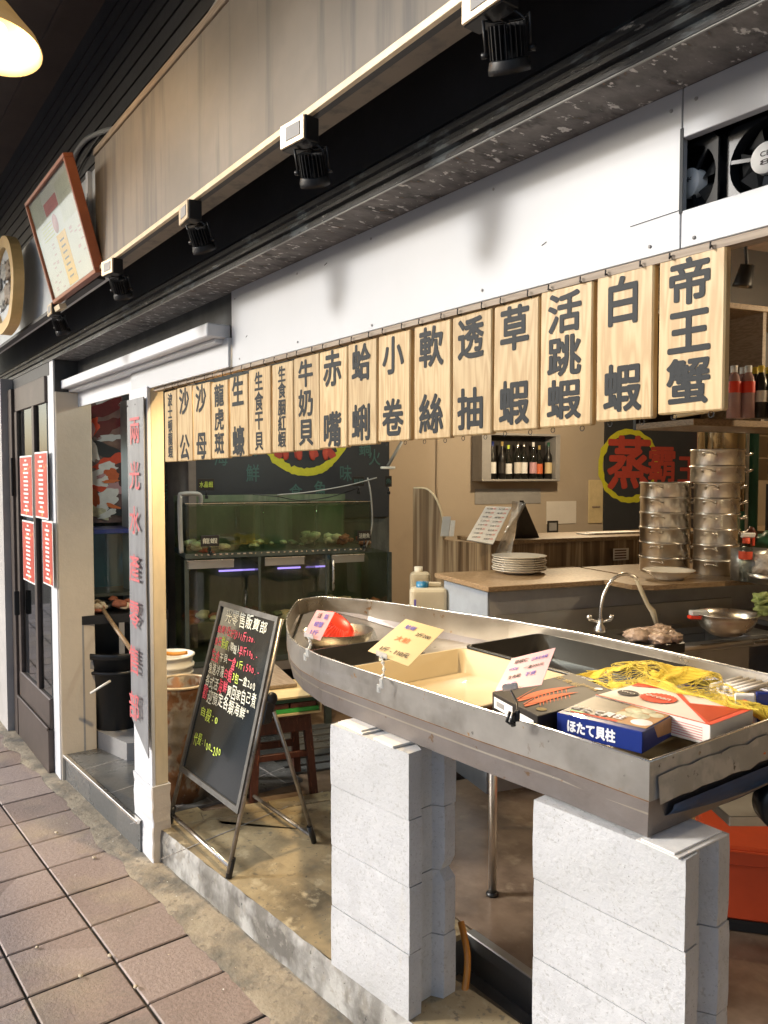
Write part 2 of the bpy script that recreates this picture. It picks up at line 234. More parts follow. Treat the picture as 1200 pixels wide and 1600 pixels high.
# ------------------------------------------------------------------ mesh helpers (all in world coordinates)
class MB:
    def __init__(s): s.bm = bmesh.new(); s.mats = []
    def mi(s, m):
        if m not in s.mats: s.mats.append(m)
        return s.mats.index(m)
    def faces(s, pts, fs, m, smooth=False):
        vs = [s.bm.verts.new(p) for p in pts]; i = s.mi(m); out = []
        for f in fs:
            try: ff = s.bm.faces.new([vs[k] for k in f])
            except ValueError: continue
            ff.material_index = i; ff.smooth = smooth; out.append(ff)
        return vs, out
    def box(s, o, a, b, c, m, bev=0, seg=1):
        """box from corner o along vectors a, b, c"""
        o, a, b, c = map(Vector, (o, a, b, c))
        P = [o, o+a, o+a+b, o+b, o+c, o+a+c, o+a+b+c, o+b+c]
        vs, fs = s.faces(P, [(0, 3, 2, 1), (4, 5, 6, 7), (0, 1, 5, 4), (1, 2, 6, 5), (2, 3, 7, 6), (3, 0, 4, 7)], m)
        if a.cross(b).dot(c) < 0: bmesh.ops.reverse_faces(s.bm, faces=fs)
        if bev:
            es = list({e for f in fs for e in f.edges})
            r = bmesh.ops.bevel(s.bm, geom=es, offset=bev, segments=seg, affect='EDGES', profile=.6)
            for f in r['faces']: f.material_index = s.mi(m)
        return s
    def bx(s, x0, x1, y0, y1, z0, z1, m, bev=0): return s.box((x0, y0, z0), (x1-x0, 0, 0), (0, y1-y0, 0), (0, 0, z1-z0), m, bev)
    def rb(s, u0, u1, v0, v1, z0, z1, m, bev=0):
        return s.box(W(u0, v0, z0), RU*(u1-u0), RV*(v1-v0), UZ*(z1-z0), m, bev)
    def prism(s, poly, vec, m, smooth=False, bev=0):
        vec = Vector(vec); n = len(poly); P = [Vector(p) for p in poly]+[Vector(p)+vec for p in poly]
        nrm = Vector((0, 0, 0))
        for i in range(n): nrm += P[i].cross(P[(i+1) % n])
        flip = nrm.dot(vec) > 0
        fs = [tuple(range(n)), tuple(range(2*n-1, n-1, -1))]+[(i, i+n, (i+1) % n+n, (i+1) % n) for i in range(n)]
        vs, ff = s.faces(P, fs, m)
        if flip: bmesh.ops.reverse_faces(s.bm, faces=ff)
        if smooth:
            for f in ff[2:]: f.smooth = True
        if bev:
            bmesh.ops.bevel(s.bm, geom=list({e for f in ff for e in f.edges}), offset=bev, segments=1, affect='EDGES')
        return s
    def tube(s, pts, r, m, n=8, closed=False, cap=True):
        pts = [Vector(p) for p in pts]; rs = r if isinstance(r, (list, tuple)) else [r]*len(pts)
        L = len(pts); rings = []; prev = None; i0 = s.mi(m)
        for i, p in enumerate(pts):
            if closed: d = pts[(i+1) % L]-pts[i-1]
            else: d = pts[min(i+1, L-1)]-pts[max(i-1, 0)]
            d = d.normalized() if d.length > 1e-9 else Vector((0, 0, 1))
            if prev is None: a = d.orthogonal().normalized()
            else:
                a = prev-d*prev.dot(d); a = a.normalized() if a.length > 1e-6 else d.orthogonal().normalized()
            prev = a; b = d.cross(a)
            rings.append([s.bm.verts.new(p+(a*math.cos(2*math.pi*k/n)+b*math.sin(2*math.pi*k/n))*rs[i]) for k in range(n)])
        for i in range(L if closed else L-1):
            A, B = rings[i], rings[(i+1) % L]
            for k in range(n):
                f = s.bm.faces.new((A[k], A[(k+1) % n], B[(k+1) % n], B[k])); f.smooth = True; f.material_index = i0
        if cap and not closed:
            for rg, rv in ((rings[0], True), (rings[-1], False)):
                f = s.bm.faces.new(rg[::-1] if rv else rg); f.material_index = i0
        return s
    def lathe(s, c, prof, m, n=32, ax=UZ, smooth=True, close=False, sx=1.0):
        """profile of (r, h) about axis ax at c"""
        c = Vector(c); ax = Vector(ax).normalized(); a = ax.orthogonal().normalized() if abs(ax.z) < .999 else Vector((1, 0, 0)); b = ax.cross(a); i0 = s.mi(m)
        rings = []
        for r, h in prof:
            if r < 1e-5: rings.append([s.bm.verts.new(c+ax*h)])
            else: rings.append([s.bm.verts.new(c+ax*h+(a*math.cos(2*math.pi*k/n)*sx+b*math.sin(2*math.pi*k/n))*r) for k in range(n)])
        for A, B in zip(rings, rings[1:]):
            for k in range(n):
                k2 = (k+1) % n
                q = [A[k % len(A)], A[k2 % len(A)], B[k2 % len(B)], B[k % len(B)]]
                u = []
                for v in q:
                    if v not in u: u.append(v)
                if len(u) > 2:
                    try: f = s.bm.faces.new(u); f.smooth = smooth; f.material_index = i0
                    except ValueError: pass
        return s
    def blob(s, c, r, m, sub=2, amp=.3, seed=0, sc=(1, 1, 1), fr=3):
        mm = Matrix.Translation(Vector(c)); res = bmesh.ops.create_icosphere(s.bm, subdivisions=sub, radius=1, matrix=Matrix())
        i0 = s.mi(m)
        for v in res['verts']:
            k = 1+amp*noise.noise(v.co*fr*.6+Vector((seed*3.1, seed, 0)))*1.6
            v.co = Vector((v.co.x*sc[0]*r*k, v.co.y*sc[1]*r*k, v.co.z*sc[2]*r*k))+Vector(c)
            for f in v.link_faces: f.material_index = i0; f.smooth = True
        return s
loc = {}
def tag(o, label=None, cat=None, group=None, kind=None):
    if label: o['label'] = label
    if cat: o['category'] = cat
    if group: o['group'] = group
    if kind: o['kind'] = kind
    return o
def thing(name, p, label, cat, group=None):
    o = bpy.data.objects.new(name, None); COL.objects.link(o); o.location = p; o.empty_display_size = .05
    loc[o.name] = Vector(p)
    return tag(o, label, cat, group)
def build2(s, name, parent=None, label=None):
    lv = [v for v in s.bm.verts if not v.link_faces]
    if lv: bmesh.ops.delete(s.bm, geom=lv, context='VERTS')
    me = bpy.data.meshes.new(name); vs = s.bm.verts
    if parent is not None: off = loc[parent.name]
    else:
        xs = [v.co for v in vs]; mn = [min(c[i] for c in xs) for i in range(3)]; mx = [max(c[i] for c in xs) for i in range(3)]
        off = Vector(((mn[0]+mx[0])/2, (mn[1]+mx[1])/2, mn[2]))
    for v in vs: v.co -= off
    s.bm.to_mesh(me); s.bm.free()
    for m in s.mats: me.materials.append(M[m] if isinstance(m, str) else m)
    o = bpy.data.objects.new(name, me); COL.objects.link(o)
    if parent is not None: o.parent = parent
    else: o.location = off
    loc[o.name] = Vector(off)
    if label: o['label'] = label
    return o
MB.build = build2
def copy_tree(o, parent=None, name=None):
    c = o.copy(); COL.objects.link(c); c.parent = parent; loc[c.name] = loc[o.name].copy()
    for ch in [x for x in o.children if not x.name.startswith('_')]: copy_tree(ch, c)
    return c

# ------------------------------------------------------------------ lettering
_tx = {}
def glyphs(s, bold):
    k = (s, bold)
    if k not in _tx:
        c = bpy.data.curves.new('t', 'FONT'); c.body = s; c.offset = bold; c.resolution_u = 4; c.fill_mode = 'FRONT'
        o = bpy.data.objects.new('t', c); COL.objects.link(o); dg = bpy.context.evaluated_depsgraph_get()
        m = bpy.data.meshes.new_from_object(o.evaluated_get(dg))
        P = [v.co.copy() for v in m.vertices]; Fc = [tuple(p.vertices) for p in m.polygons]
        bpy.data.objects.remove(o); bpy.data.curves.remove(c); bpy.data.meshes.remove(m); _tx[k] = (P, Fc)
    return _tx[k]
def put_text(mb, s, o, rt, up, w, h, m, bold=0, em=False, shear=0, jit=0, lift=.0012):
    """lettering centred at o in the plane (rt, up); fitted to w x h, or with em=True w x h is the size of one em square"""
    P, Fc = glyphs(s, 0)
    if not P: return
    o, rt, up = Vector(o), Vector(rt).normalized(), Vector(up).normalized(); nrm = rt.cross(up).normalized()
    if em == 'c': cx, cy, sx, sy = (min(p.x for p in P)+max(p.x for p in P))/2, .35, w/(1 if ord(s[0]) > 255 else .62), h
    elif em: cx, cy, sx, sy = .5, .35, w, h
    else:
        x0, x1 = min(p.x for p in P), max(p.x for p in P); y0, y1 = min(p.y for p in P), max(p.y for p in P)
        cx, cy, sx, sy = (x0+x1)/2, (y0+y1)/2, w/(x1-x0+1e-6), h/(y1-y0+1e-6)
    pts = []
    for p in P:
        x, y = (p.x-cx), (p.y-cy)
        if jit: y += jit*math.sin(p.x*2.1+len(s)); x += jit*.6*math.sin(p.y*7+p.x*3)
        pts.append(o+rt*((x+shear*y)*sx)+up*(y*sy)+nrm*lift)
    if bold < .004: mb.faces(pts, Fc, m); return
    for q in range(8):          # round-tipped heavy strokes: the glyph swept round a small circle
        a = 2*math.pi*q/8; d = rt*math.cos(a)*bold*sx+up*math.sin(a)*bold*sy+nrm*(.00005*q)
        mb.faces([p+d for p in pts], Fc, m)

# ================================================================== SETTING
g = MB(); g.bx(-80, 60, -70, 60, -.3, -.16, 'asphalt'); tag(g.build('ground'), kind='structure')
g = MB(); g.bx(-40, 30, -2.1, 9, -.155, -.012, 'joint'); tag(g.build('pavement_bed'), kind='structure')
# pavement tiles, laid 2.8 degrees off the shop front, every tile a pillow-edged slab
ta = R(2.8); TA = Vector((math.cos(ta), math.sin(ta), 0)); TB = Vector((-math.sin(ta), math.cos(ta), 0)); T0 = Vector((-2.752, .809, 0))
mb = MB(); sx, sy, gp = .2845, .30, .0045
for i in range(-30, 12):
    for j in range(-10, 1):
        p0 = T0+TA*(i*sx+gp)+TB*((j)*sy+gp)
        ln = sy-2*gp
        zt = random.uniform(-.0015, .0015); e = .006; c = Vector((sx-2*gp, 0, 0)).length
        a, b = TA*c, TB*ln; tilt = [random.uniform(-.0008, .0008) for _ in range(4)]; e = .004
        lo = [p0, p0+a, p0+a+b, p0+b]; hi = [p0+(TA+TB)*e, p0+a+(TB-TA)*e, p0+a+b-(TA+TB)*e, p0+b+(TA-TB)*e]
        P = [v+UZ*-.012 for v in lo]+[v+UZ*(zt-.004) for v in lo]+[v+UZ*(zt+tilt[k]) for k, v in enumerate(hi)]
        vs_, fs_ = mb.faces(P, [(8, 9, 10, 11), (4, 5, 9, 8), (5, 6, 10, 9), (6, 7, 11, 10), (7, 4, 8, 11), (0, 1, 5, 4), (1, 2, 6, 5), (2, 3, 7, 6), (3, 0, 4, 7)], 'paving')
        for f_ in fs_[5:]: f_.material_index = mb.mi('joint')
for v in mb.bm.verts:   # into the tile frame, so that the grid-snapped tones line up with the tiles
    d = v.co-T0; v.co = Vector((d.dot(TA), d.dot(TB), d.z))
me = bpy.data.meshes.new('pavement'); mb.bm.to_mesh(me); mb.bm.free(); me.materials.append(M['paving']); me.materials.append(M['joint'])
for nn in M['paving'].node_tree.nodes:
    if nn.type == 'VECT_MATH': nn.inputs[1].default_value = (sx, sy, 10)
pv = bpy.data.objects.new('pavement', me); COL.objects.link(pv); pv.location = T0; pv.rotation_euler = (0, 0, ta); tag(pv, kind='structure')
# tiles of the last row run on to y 1.11; cement strip between tiles and kerb with a ragged edge
mb = MB(); n = 260; rows = 10; pts = []
xs0, xs1 = -9.0, 1.5
for i in range(n+1):
    x = xs0+(xs1-xs0)*i/n
    edge = 1.092+.049*(x+2.752)-.075*abs(noise.noise(Vector((x*2.3, 0, 0))))-.03*abs(noise.noise(Vector((x*11, 3, 0))))
    back = 1.75
    for j in range(rows+1):
        t = j/rows; y = edge+(back-edge)*t**1.6
        pts.append(Vector((x, y, (.0045 if j else .0022)+.004*min(1, j)*(noise.noise(Vector((x*7, y*7, 1)))+.3))))
mb.faces(pts, [(i*(rows+1)+j, (i+1)*(rows+1)+j, (i+1)*(rows+1)+j+1, i*(rows+1)+j+1) for i in range(n) for j in range(rows)], 'cement', True)
tag(mb.build('cement_strip'), kind='structure')
# grit on the pavement
mb = MB()
for i in range(80):
    x = random.uniform(-4.6, -1.5); y = 1.02+random.gauss(0, .16)+.05*(x+3)
    if y > 1.17: y = 1.1+random.random()*.06
    mb.blob((x, y, .006), random.uniform(.001, .003), random.choice(['shell', 'cement', 'white_plastic']), 1, .4, i, (1.3, 1, .5))
for (px, py) in ((212, 1541), (88, 1301), (172, 1493), (147, 1340), (58, 1480), (126, 1525)):
    p = PZ(px, py, .008); mb.blob(p, .008, 'shell', 1, .5, px, (1.6, 1, .5))
tag(mb.build('gravel'), 'pale grit and chips scattered on the pavement by the kerb', 'grit', kind='stuff')

# raised floors and kerb
K = lambda x: 1.183+.083*(x+3.46)*1.1       # kerb line
def kerb():
    mb = MB(); n = 90; rows = 7; pts = []
    x0, x1 = -3.5, .6
    for i in range(n+1):
        x = x0+(x1-x0)*i/n
        for j in range(rows+1):
            z = -.02+.168*j/rows
            r = .006*noise.noise(Vector((x*9, z*20, 0)))+.004*noise.noise(Vector((x*40, z*60, 2)))
            pts.append(Vector((x, K(x)+r+(.008 if j == rows else 0), z-(.004*abs(noise.noise(Vector((x*12, 5, 0)))) if j == rows else 0))))
    mb.faces(pts, [(i*(rows+1)+j, (i+1)*(rows+1)+j, (i+1)*(rows+1)+j+1, i*(rows+1)+j+1) for i in range(n) for j in range(rows)], 'kerb_paint', True)
    # top
    pts = []; m = 8
    for i in range(n+1):
        x = x0+(x1-x0)*i/n
        for j in range(m+1):
            y = K(x)+.008+(.235)*j/m
            z = .148+.0035*noise.noise(Vector((x*8, y*8, 0)))-(.004*abs(noise.noise(Vector((x*12, 5, 0)))) if j == 0 else 0)
            pts.append(Vector((x, y, z)))
    mb.faces(pts, [(i*(m+1)+j, (i+1)*(m+1)+j, (i+1)*(m+1)+j+1, i*(m+1)+j+1) for i in range(n) for j in range(m)], 'platform', True)
    mb.bx(-1.98, .6, 1.57, 1.585, -.02, .145, 'gutter')
    return mb
tag(kerb().build('kerb'), kind='structure')
# platform polygon (concrete, the lamplight's yellow put into its colour) bounded inside by the tile border, to the right by the gutter
e1 = W(-.2, -1.08, 0); e2 = W(1.1, -1.08, 0)
mb = MB()
P2 = [Vector((x, y, .1465)) for x, y in [(-3.45, 1.31), (-1.98, 1.43), (-1.98, 1.8), (-2.88, 1.83), (e2.x, e2.y), (e1.x, e1.y)]]
mb.prism([p-UZ*.02 for p in P2], (0, 0, .02), 'platform')
tag(mb.build('platform_floor'), kind='structure')
mb = MB(); mb.bx(-1.98, .6, 1.802, 1.815, -.02, .1445, 'steel_dull'); mb.bx(-1.98, .6, 1.775, 1.801, .10, .149, 'steel_dull', .003)
tag(mb.build('gutter_edge'), kind='structure')
mb = MB(); mb.bx(-1.98, .6, 1.585, 1.80, -.02, .003, 'gutter'); mb.bx(-1.99, -1.98, 1.43, 1.81, -.02, .1262, 'gutter'); tag(mb.build('gutter_floor'), kind='structure')
# tile border and interior floor
mb = MB()
for i in range(9):
    u = -.25+i*.16; mb.rb(u+.003, u+.157, -1.13, -1.03, .13, .1515, 'platform', .002)
tag(mb.build('tile_border'), kind='structure')
mb = MB(); mb.rb(-.26, 7, -1.03, 3, .08, .135, 'wet_floor'); mb.prism([Vector(p) for p in ((-2.9, 1.815, .143), (.6, 1.815, .143), (.6, 7, .143), W(5, -1.13, .143), W(1.0, -1.13, .143))], (0, 0, -.05), 'wet_floor')
tag(mb.build('interior_floor'), kind='structure')
# doorway floor with tile joints and metal nosing
mb = MB(); q = [PZ(107, 1197, .15), PZ(208, 1285, .15)]
mb.prism([Vector((-4.62, 1.085, .15)), Vector((-3.5, 1.145, .15)), Vector((-3.5, 2.0, .15)), Vector((-5.3, 2.0, .15)), Vector((-5.3, 1.27, .15)), Vector((-4.62, 1.27, .15))][::-1], (0, 0, -.16), 'dark_tile')
for i in range(5):
    x = -4.7+i*.4; mb.box((x, 1.10, .1502), (.006, 0, 0), (-.2, .9, 0), (0, 0, .0012), 'concrete_c')
for i in range(2):
    mb.box((-5.2, 1.45+i*.4, .1502), (1.7, .05, 0), (0, .006, 0), (0, 0, .0012), 'concrete_c')
tag(mb.build('doorway_floor'), kind='structure')
mb = MB(); mb.box((-4.62, 1.070, .138), (1.12, .06, 0), (0, .022, 0), (0, 0, .0165), 'edge_steel', .002); tag(mb.build('threshold'), 'thin bright metal nosing on the doorway step edge', 'door sill')

# ------------------------------------------------------------------ facade
def wall(name, label, cat='wall'): return dict(name=name, label=label, cat=cat)
mb = MB(); mb.bx(-9, -5.72, .985, 1.25, -.05, 2.376, 'grey_plaster'); tag(mb.build('side_wall'), 'rough grey plaster wall left of the brown glazed door', 'wall')
# white column
mb = MB(); mb.bx(-4.745, -4.612, 1.062, 1.068, -.02, 2.375, 'white_paint'); mb.bx(-4.74, -4.6, 1.068, 1.262, -.02, 2.2, 'cream_plaster', .004)
mb.bx(-4.74, -4.6, 1.068, 1.262, 2.2, 2.375, 'dark_gap')
tag(mb.build('column'), 'plain cream plastered column with thin white front beside the doorway', 'column')
# post with the grey sign
post = MB()
post.bx(-3.61, -3.37, 1.16, 1.176, .35, 2.12, 'white_paint', .002)
post.bx(-3.605, -3.372, 1.1765, 1.235, .35, 2.12, 'pine_post', .003)
pts = []; nn = 16
for k in range(nn+1):
    z = -.02+.37*k/nn
    for (x, y) in ((-3.613, 1.156), (-3.367, 1.156), (-3.361, 1.160), (-3.360, 1.238), (-3.61, 1.238)):
        pts.append(Vector((x+.005*(noise.noise(Vector((x*30, y*30, z*14)))-(z-.2)*.6), y+.008*noise.noise(Vector((x*20+5, y*30, z*16))), z)))
post.faces(pts, [(k*5+i, k*5+(i+1) % 5, (k+1)*5+(i+1) % 5, (k+1)*5+i) for k in range(nn) for i in range(5)]+[tuple(nn*5+i for i in range(5))], 'white_paint')
for f in post.bm.faces:
    if f.calc_center_median().z < .35 and abs(f.normal.x) > -1:
        f.normal_update()
        if f.normal.x > .5: f.material_index = post.mi('cream_plaster')
tag(post.build('post'), 'white and bare pine doorway post with crumbling plastered foot', 'post')
# vertical red lettered sign
mb = MB(); Q = []
zz = [2.075, 1.6, 1.1, .75, .56, .50]
xr = [-3.375, -3.375, -3.365, -3.345, -3.325, -3.318]
nS = 24; pts = []
for k in range(nS+1):
    t = k/nS; z = 2.075+(.52-2.075)*t; X1 = -3.375+.055*max(0, t-.55)/.45*1; Y1 = 1.146-.018*max(0, t-.6)/.4
    pts += [Vector((-3.612, 1.15, z+.085*t**6)), Vector((X1, Y1, z-.02*t**6)), Vector((X1, Y1+.004, z-.02*t**6)), Vector((-3.612, 1.154, z+.085*t**6))]
mb.faces(pts, [(k*4+i, k*4+(i+1) % 4, (k+1)*4+(i+1) % 4, (k+1)*4+i) for k in range(nS) for i in range(4)]+[(3, 2, 1, 0), tuple(nS*4+i for i in range(4))], 'sign_grey')
for x in (-3.6, -3.49, -3.39):
    mb.lathe((x, 1.149, 2.05), [(0, .003), (.004, .002), (.004, 0)], 'dark_ink', 8, ax=(0, -1, 0))
sg = mb.build('vertical_sign'); tag(sg, 'tall weathered grey sign with seven pink-red characters on the doorway post', 'sign')
mb = MB()
for i, ch in enumerate('兩光水產零售部'):
    py = [672, 744, 815, 890, 962, 1033, 1104][i]; p = PY(219, py, 1.145); p.x = -3.495+.012*i/6; p.y = 1.148-.004*i
    put_text(mb, ch, p, AX, UZ, .145, .135, 'sign_red', .011, em=True, lift=.003)
mb.build('lettering', sg)

# fascia (several boards joined, with the seam and the fan opening)
mb = MB(); yf = 1.183; t = .018
mb.bx(-2.553, -.790, yf, yf+t, 2.112, 2.3758, 'fascia', .0012)
mb.bx(-.788, .5, yf, yf+t, 2.112, 2.174, 'fascia', .0012)
mb.bx(-.788, .5, yf, yf+t, 2.294, 2.3758, 'fascia', .0012)
mb.bx(-.28, .5, yf, yf+t, 2.175, 2.293, 'fascia')
fa = mb.build('fascia_board'); tag(fa, 'long bright white fascia board over the stall front with a seam', 'fascia')
mb = MB(); mb.bx(-3.61, -2.555, 1.170, 1.186, 2.112, 2.215, 'fascia', .0012); tag(mb.build('fascia_board'), 'short lower white fascia board under the pale light batten', 'fascia')
mb = MB(); mb.bx(-3.36, .5, yf+.003, yf+.03, 2.098, 2.1115, 'wood_dull'); tag(mb.build('hanging_rail'), 'brown wooden batten under the white fascia carrying the hooks', 'rail')
mb = MB(); mb.bx(-5.3, -2.555, 1.192, 1.21, 2.21, 2.3755, 'dark_gap'); tag(mb.build('upper_wall'), 'dark grey strip of wall above the pale light batten', 'wall')
mb = MB(); mb.bx(-4.72, -2.575, 1.10, 1.19, 2.2155, 2.262, 'white_paint', .004); mb.bx(-4.72, -3.62, 1.19, 1.2, 2.12, 2.2155, 'white_paint'); mb.bx(-4.72, -2.6, 1.14, 1.189, 2.2, 2.2154, 'white_paint', .002)
tag(mb.build('light_batten'), 'long pale boxed batten above the doorway, left of the main fascia', 'batten')
mb = MB(); mb.box(PY(985, 355, yf)-Vector((0, .001, 0)), PY(1066, 328, yf)-PY(985, 355, yf), (0, .0009, 0), (0, 0, .0012), 'ink')
mb.box((-.792, yf-.0011, 2.17), (.006, 0, 0), (0, .001, 0), (0, 0, .14), 'ink'); mb.build('pencil_mark', fa)

mb = MB()
for x in (-2.5, -2.1, -1.7, -1.25, -.83, -.74):
    for z in (2.13, 2.345): mb.lathe((x+random.uniform(-.03, .03), yf-.0012, z+random.uniform(-.006, .006)), [(0, .0012), (.003, .001), (.0034, -.0005)], 'concrete_c', 10, ax=(0, -1, 0))
for x, z, w_ in ((-1.93, 2.33, .014), (-2.44, 2.2, .01), (-1.1, 2.19, .012)): mb.box((x, yf-.0011, z), (w_, 0, .004), (0, .001, 0), (0, 0, .0015), 'ink')
mb.build('screws', fa)
# fans in the opening
fan_bk = MB(); fan_bk.bx(-.83, -.2, 1.32, 1.33, 2.14, 2.34, 'black_metal'); fan_bk.bx(-.84, -.8301, 1.2015, 1.33, 2.14, 2.34, 'black_metal'); fan_bk.bx(-.83, -.2, 1.2015, 1.32, 2.13, 2.14, 'black_metal'); fan_bk.bx(-.83, -.2, 1.2015, 1.32, 2.34, 2.35, 'black_metal')
tag(fan_bk.build('fan_housing'), 'black recessed housing behind the fascia opening', 'housing')
def fan(cx, label, angle, letters):
    c = Vector((cx, 1.235, 2.232)); r = thing('cooling_fan', c+Vector((0, 0, -.06)), label, 'fan', 'cooling fans behind the fascia opening')
    h = FH; mb = MB()
    rot = Matrix.Rotation(angle, 4, 'Z'); X, Yv = rot @ AX, rot @ AY
    out = []; inn = []
    for k in range(32):
        a = 2*math.pi*(k+.5)/32; s_ = 1/max(abs(math.cos(a)), abs(math.sin(a)))
        out.append(X*math.cos(a)*h*s_+UZ*math.sin(a)*h*s_); inn.append(X*math.cos(a)*h*.93+UZ*math.sin(a)*h*.93)
    for d0, d1 in ((-.013, -.009), (.009, .013)):
        P = [c+p+Yv*d0 for p in out]+[c+p+Yv*d0 for p in inn]+[c+p+Yv*d1 for p in out]+[c+p+Yv*d1 for p in inn]
        fs = []
        for k in range(32):
            j = (k+1) % 32; fs += [(k, j, 32+j, 32+k), (64+j, 64+k, 96+k, 96+j), (j, k, 64+k, 64+j), (32+k, 32+j, 96+j, 96+k)]
        mb.faces(P, fs, 'black_plastic')
    mb.lathe(c, [(h*.93, -.013), (h*.93, .013)], 'black_plastic', 32, ax=Yv)
    for a in (0, 120, 240):
        d = X*math.cos(R(a+50))+UZ*math.sin(R(a+50)); mb.box(c+Yv*-.012+d*.022-(d.cross(Yv))*.003, d*(h*.7), d.cross(Yv)*.006, Yv*.004, 'black_plastic')
    mb.build('frame', r)
    mb = MB()
    for k in range(7):
        a = 2*math.pi*k/7; d = X*math.cos(a)+UZ*math.sin(a); e = X*math.cos(a+.7)+UZ*math.sin(a+.7)
        P = [c+d*.022+Yv*-.006, c+d*.05+Yv*-.006, c+e*.05+Yv*.008, c+e*.022+Yv*.008]
        mb.faces(P+[p+Yv*.0012 for p in P], [(0, 1, 2, 3), (7, 6, 5, 4), (0, 4, 5, 1), (2, 6, 7, 3)], 'black_plastic')
    mb.build('blades', r)
    mb = MB(); mb.lathe(c, [(0, -.0145), (.024, -.0145), (.0245, -.013), (.0245, .005)], 'print_white', 32, ax=Yv)
    for k, s_ in enumerate(letters): put_text(mb, s_, c-Yv*.0146+UZ*(.006-.013*k), X, UZ, .016, .008, 'dark_ink', .01, lift=.0004)
    mb.build('hub', r)
f1 = PY(1086, 258, 1.235); f2 = PY(1204, 214, 1.235); FH = (f2.x-f1.x)/2-.001
fan(f1.x, 'black cooling fan with a white hub at the left of the opening', R(-14), ['*'])
fan(f2.x, 'black cooling fan with round white hub marked CE, right side of the opening', 0, ['CE', '8'])

# beam with mouldings and soffit, wall above, ceiling
mb = MB(); yb = 1.054; X0, X1 = -12, 3
mb.bx(X0, X1, yb+.012, yb+.10, 2.3775, 3.2, 'black_paint')
tag(mb.build('black_beam'), 'black painted wall face above the stall behind the hanging lamps', 'beam')
mb = MB()
prof = [(yb, 2.3775), (yb, 2.386), (yb+.006, 2.388), (yb+.006, 2.396), (yb-.006, 2.398), (yb-.008, 2.406), (yb-.002, 2.411), (yb+.004, 2.412), (yb+.004, 2.424), (yb-.004, 2.428), (yb-.006, 2.440), (yb+.004, 2.452), (yb+.0119, 2.456), (yb+.0119, 2.3775)]
mb.prism([Vector((X0, y, z)) for y, z in prof], (X1-X0, 0, 0), 'peeling'); tag(mb.build('moulding'), 'black moulded rail with flaking white paint under the black wall', 'moulding')
mb = MB(); mb.bx(X0, X1, yb+.002, 1.205, 2.3762, 2.3772, 'soffit_grey')
mb.bx(X0, X1, yb+.1001, 1.35, 2.3775, 2.40, 'soffit_grey')
mb.bx(X0, X1, yb, yb+.004, 2.3738, 2.3759, 'pvc'); tag(mb.build('soffit'), 'scuffed grey underside strip between black moulding and white fascia', 'soffit')
mb = MB(); mb.bx(X0, X1, .94, 1.05, 2.93, 3.56, 'black_paint')
for k in range(9): mb.bx(X0, X1, .934, .9399, 3.0+k*.06, 3.003+k*.06, 'black_metal')
tag(mb.build('upper_black_wall'), 'black ribbed wall between the sheet metal band and the ceiling', 'wall')
mb = MB(); mb.bx(-14, 6, -1.1, .94, 3.56, 3.7, 'brown_ceiling'); 
for k in range(5): mb.bx(-14, 6, -1.0+k*.45, -.98+k*.45, 3.548, 3.5599, 'brown_ceiling')
tag(mb.build('ceiling'), kind='structure')
mb = MB(); mb.bx(-16, 6, .9, 7.5, 3.705, 6.5, 'grey_plaster'); mb.bx(-16, 6, -1.4, .9, 3.705, 6.5, 'grey_plaster'); tag(mb.build('upper_storey'), 'plain grey upper storey over the arcade', 'building')

# street side: the buildings over the road, seen in reflections only as grey masses with windows
op = thing('building', (-6, -16, 0), 'pale rendered row house across the street with dark windows', 'building')
mb = MB(); mb.bx(-30, 22, -18, -15.5, -.15, 5.2, 'cream_plaster'); mb.build('wall', op)
for k in range(12):
    mb = MB(); x = -28+k*4.1; mb.bx(x, x+1.6, -15.5, -15.46, 3.0, 4.4, 'door_brown'); mb.build('window', op)

# panel band over the lamps
mb = MB(); mb.bx(-3.0, 3, .85, .93, 2.492, 2.905, 'sign_steel', .003)
pts = []
tag(mb.build('metal_sign_band'), 'long blank stained sheet metal signboard above the hanging lamps', 'signboard')
mb = MB(); mb.bx(-3.05, 3, .838, .849, 2.476, 2.4915, 'brass_strip', .001); mb.bx(-3.05, 3, .85, .868, 2.48, 2.4905, 'black_paint'); tag(mb.build('trim_strip'), 'narrow pale trim strip along the bottom of the metal signboard', 'trim')
mb = MB(); mb.bx(-3.0, 3, .845, .937, 2.906, 2.93, 'wood_dull', .002); tag(mb.build('top_batten'), 'brown batten along the top of the metal signboard', 'batten')
mb = MB(); mb.bx(-6.5, -3.06, .90, .935, 2.492, 2.93, 'light_panel', .003); mb.bx(-3.25, -3.22, .885, .8999, 2.492, 2.93, 'white_paint'); mb.bx(-6.5, -3.06, .87, .90, 2.476, 2.4915, 'black_paint')
tag(mb.build('backing_board'), 'plain pale blue grey board behind the framed certificate and wooden plaque', 'board')
# conduit
pp = [PY(x, y, .93-.03) for x, y in ((700, -130), (520, -60), (430, -20), (350, 0), (318, 45), (290, 85), (262, 130), (235, 175))]
pp = [PY(x, y, .915) for x, y in ((352, -12), (330, 28), (300, 72), (270, 118))]
def smooth(pts, k=6):
    pts = [Vector(p) for p in pts]; out = []
    P = [pts[0]]+pts+[pts[-1]]
    for i in range(1, len(P)-2):
        for s_ in range(k):
            t = s_/k; a, b, c, d = P[i-1], P[i], P[i+1], P[i+2]
            out.append(.5*((2*b)+(c-a)*t+(2*a-5*b+4*c-d)*t*t+(-a+3*b-3*c+d)*t**3))
    return out+[pts[-1]]
mb = MB(); mb.tube(smooth([PY(x, y, .905) for x, y in ((420, -120), (345, 0), (300, 70), (258, 132))]), .011, 'pvc')
tag(mb.build('conduit'), 'straight grey conduit rising over the top of the metal signboard', 'pipe')
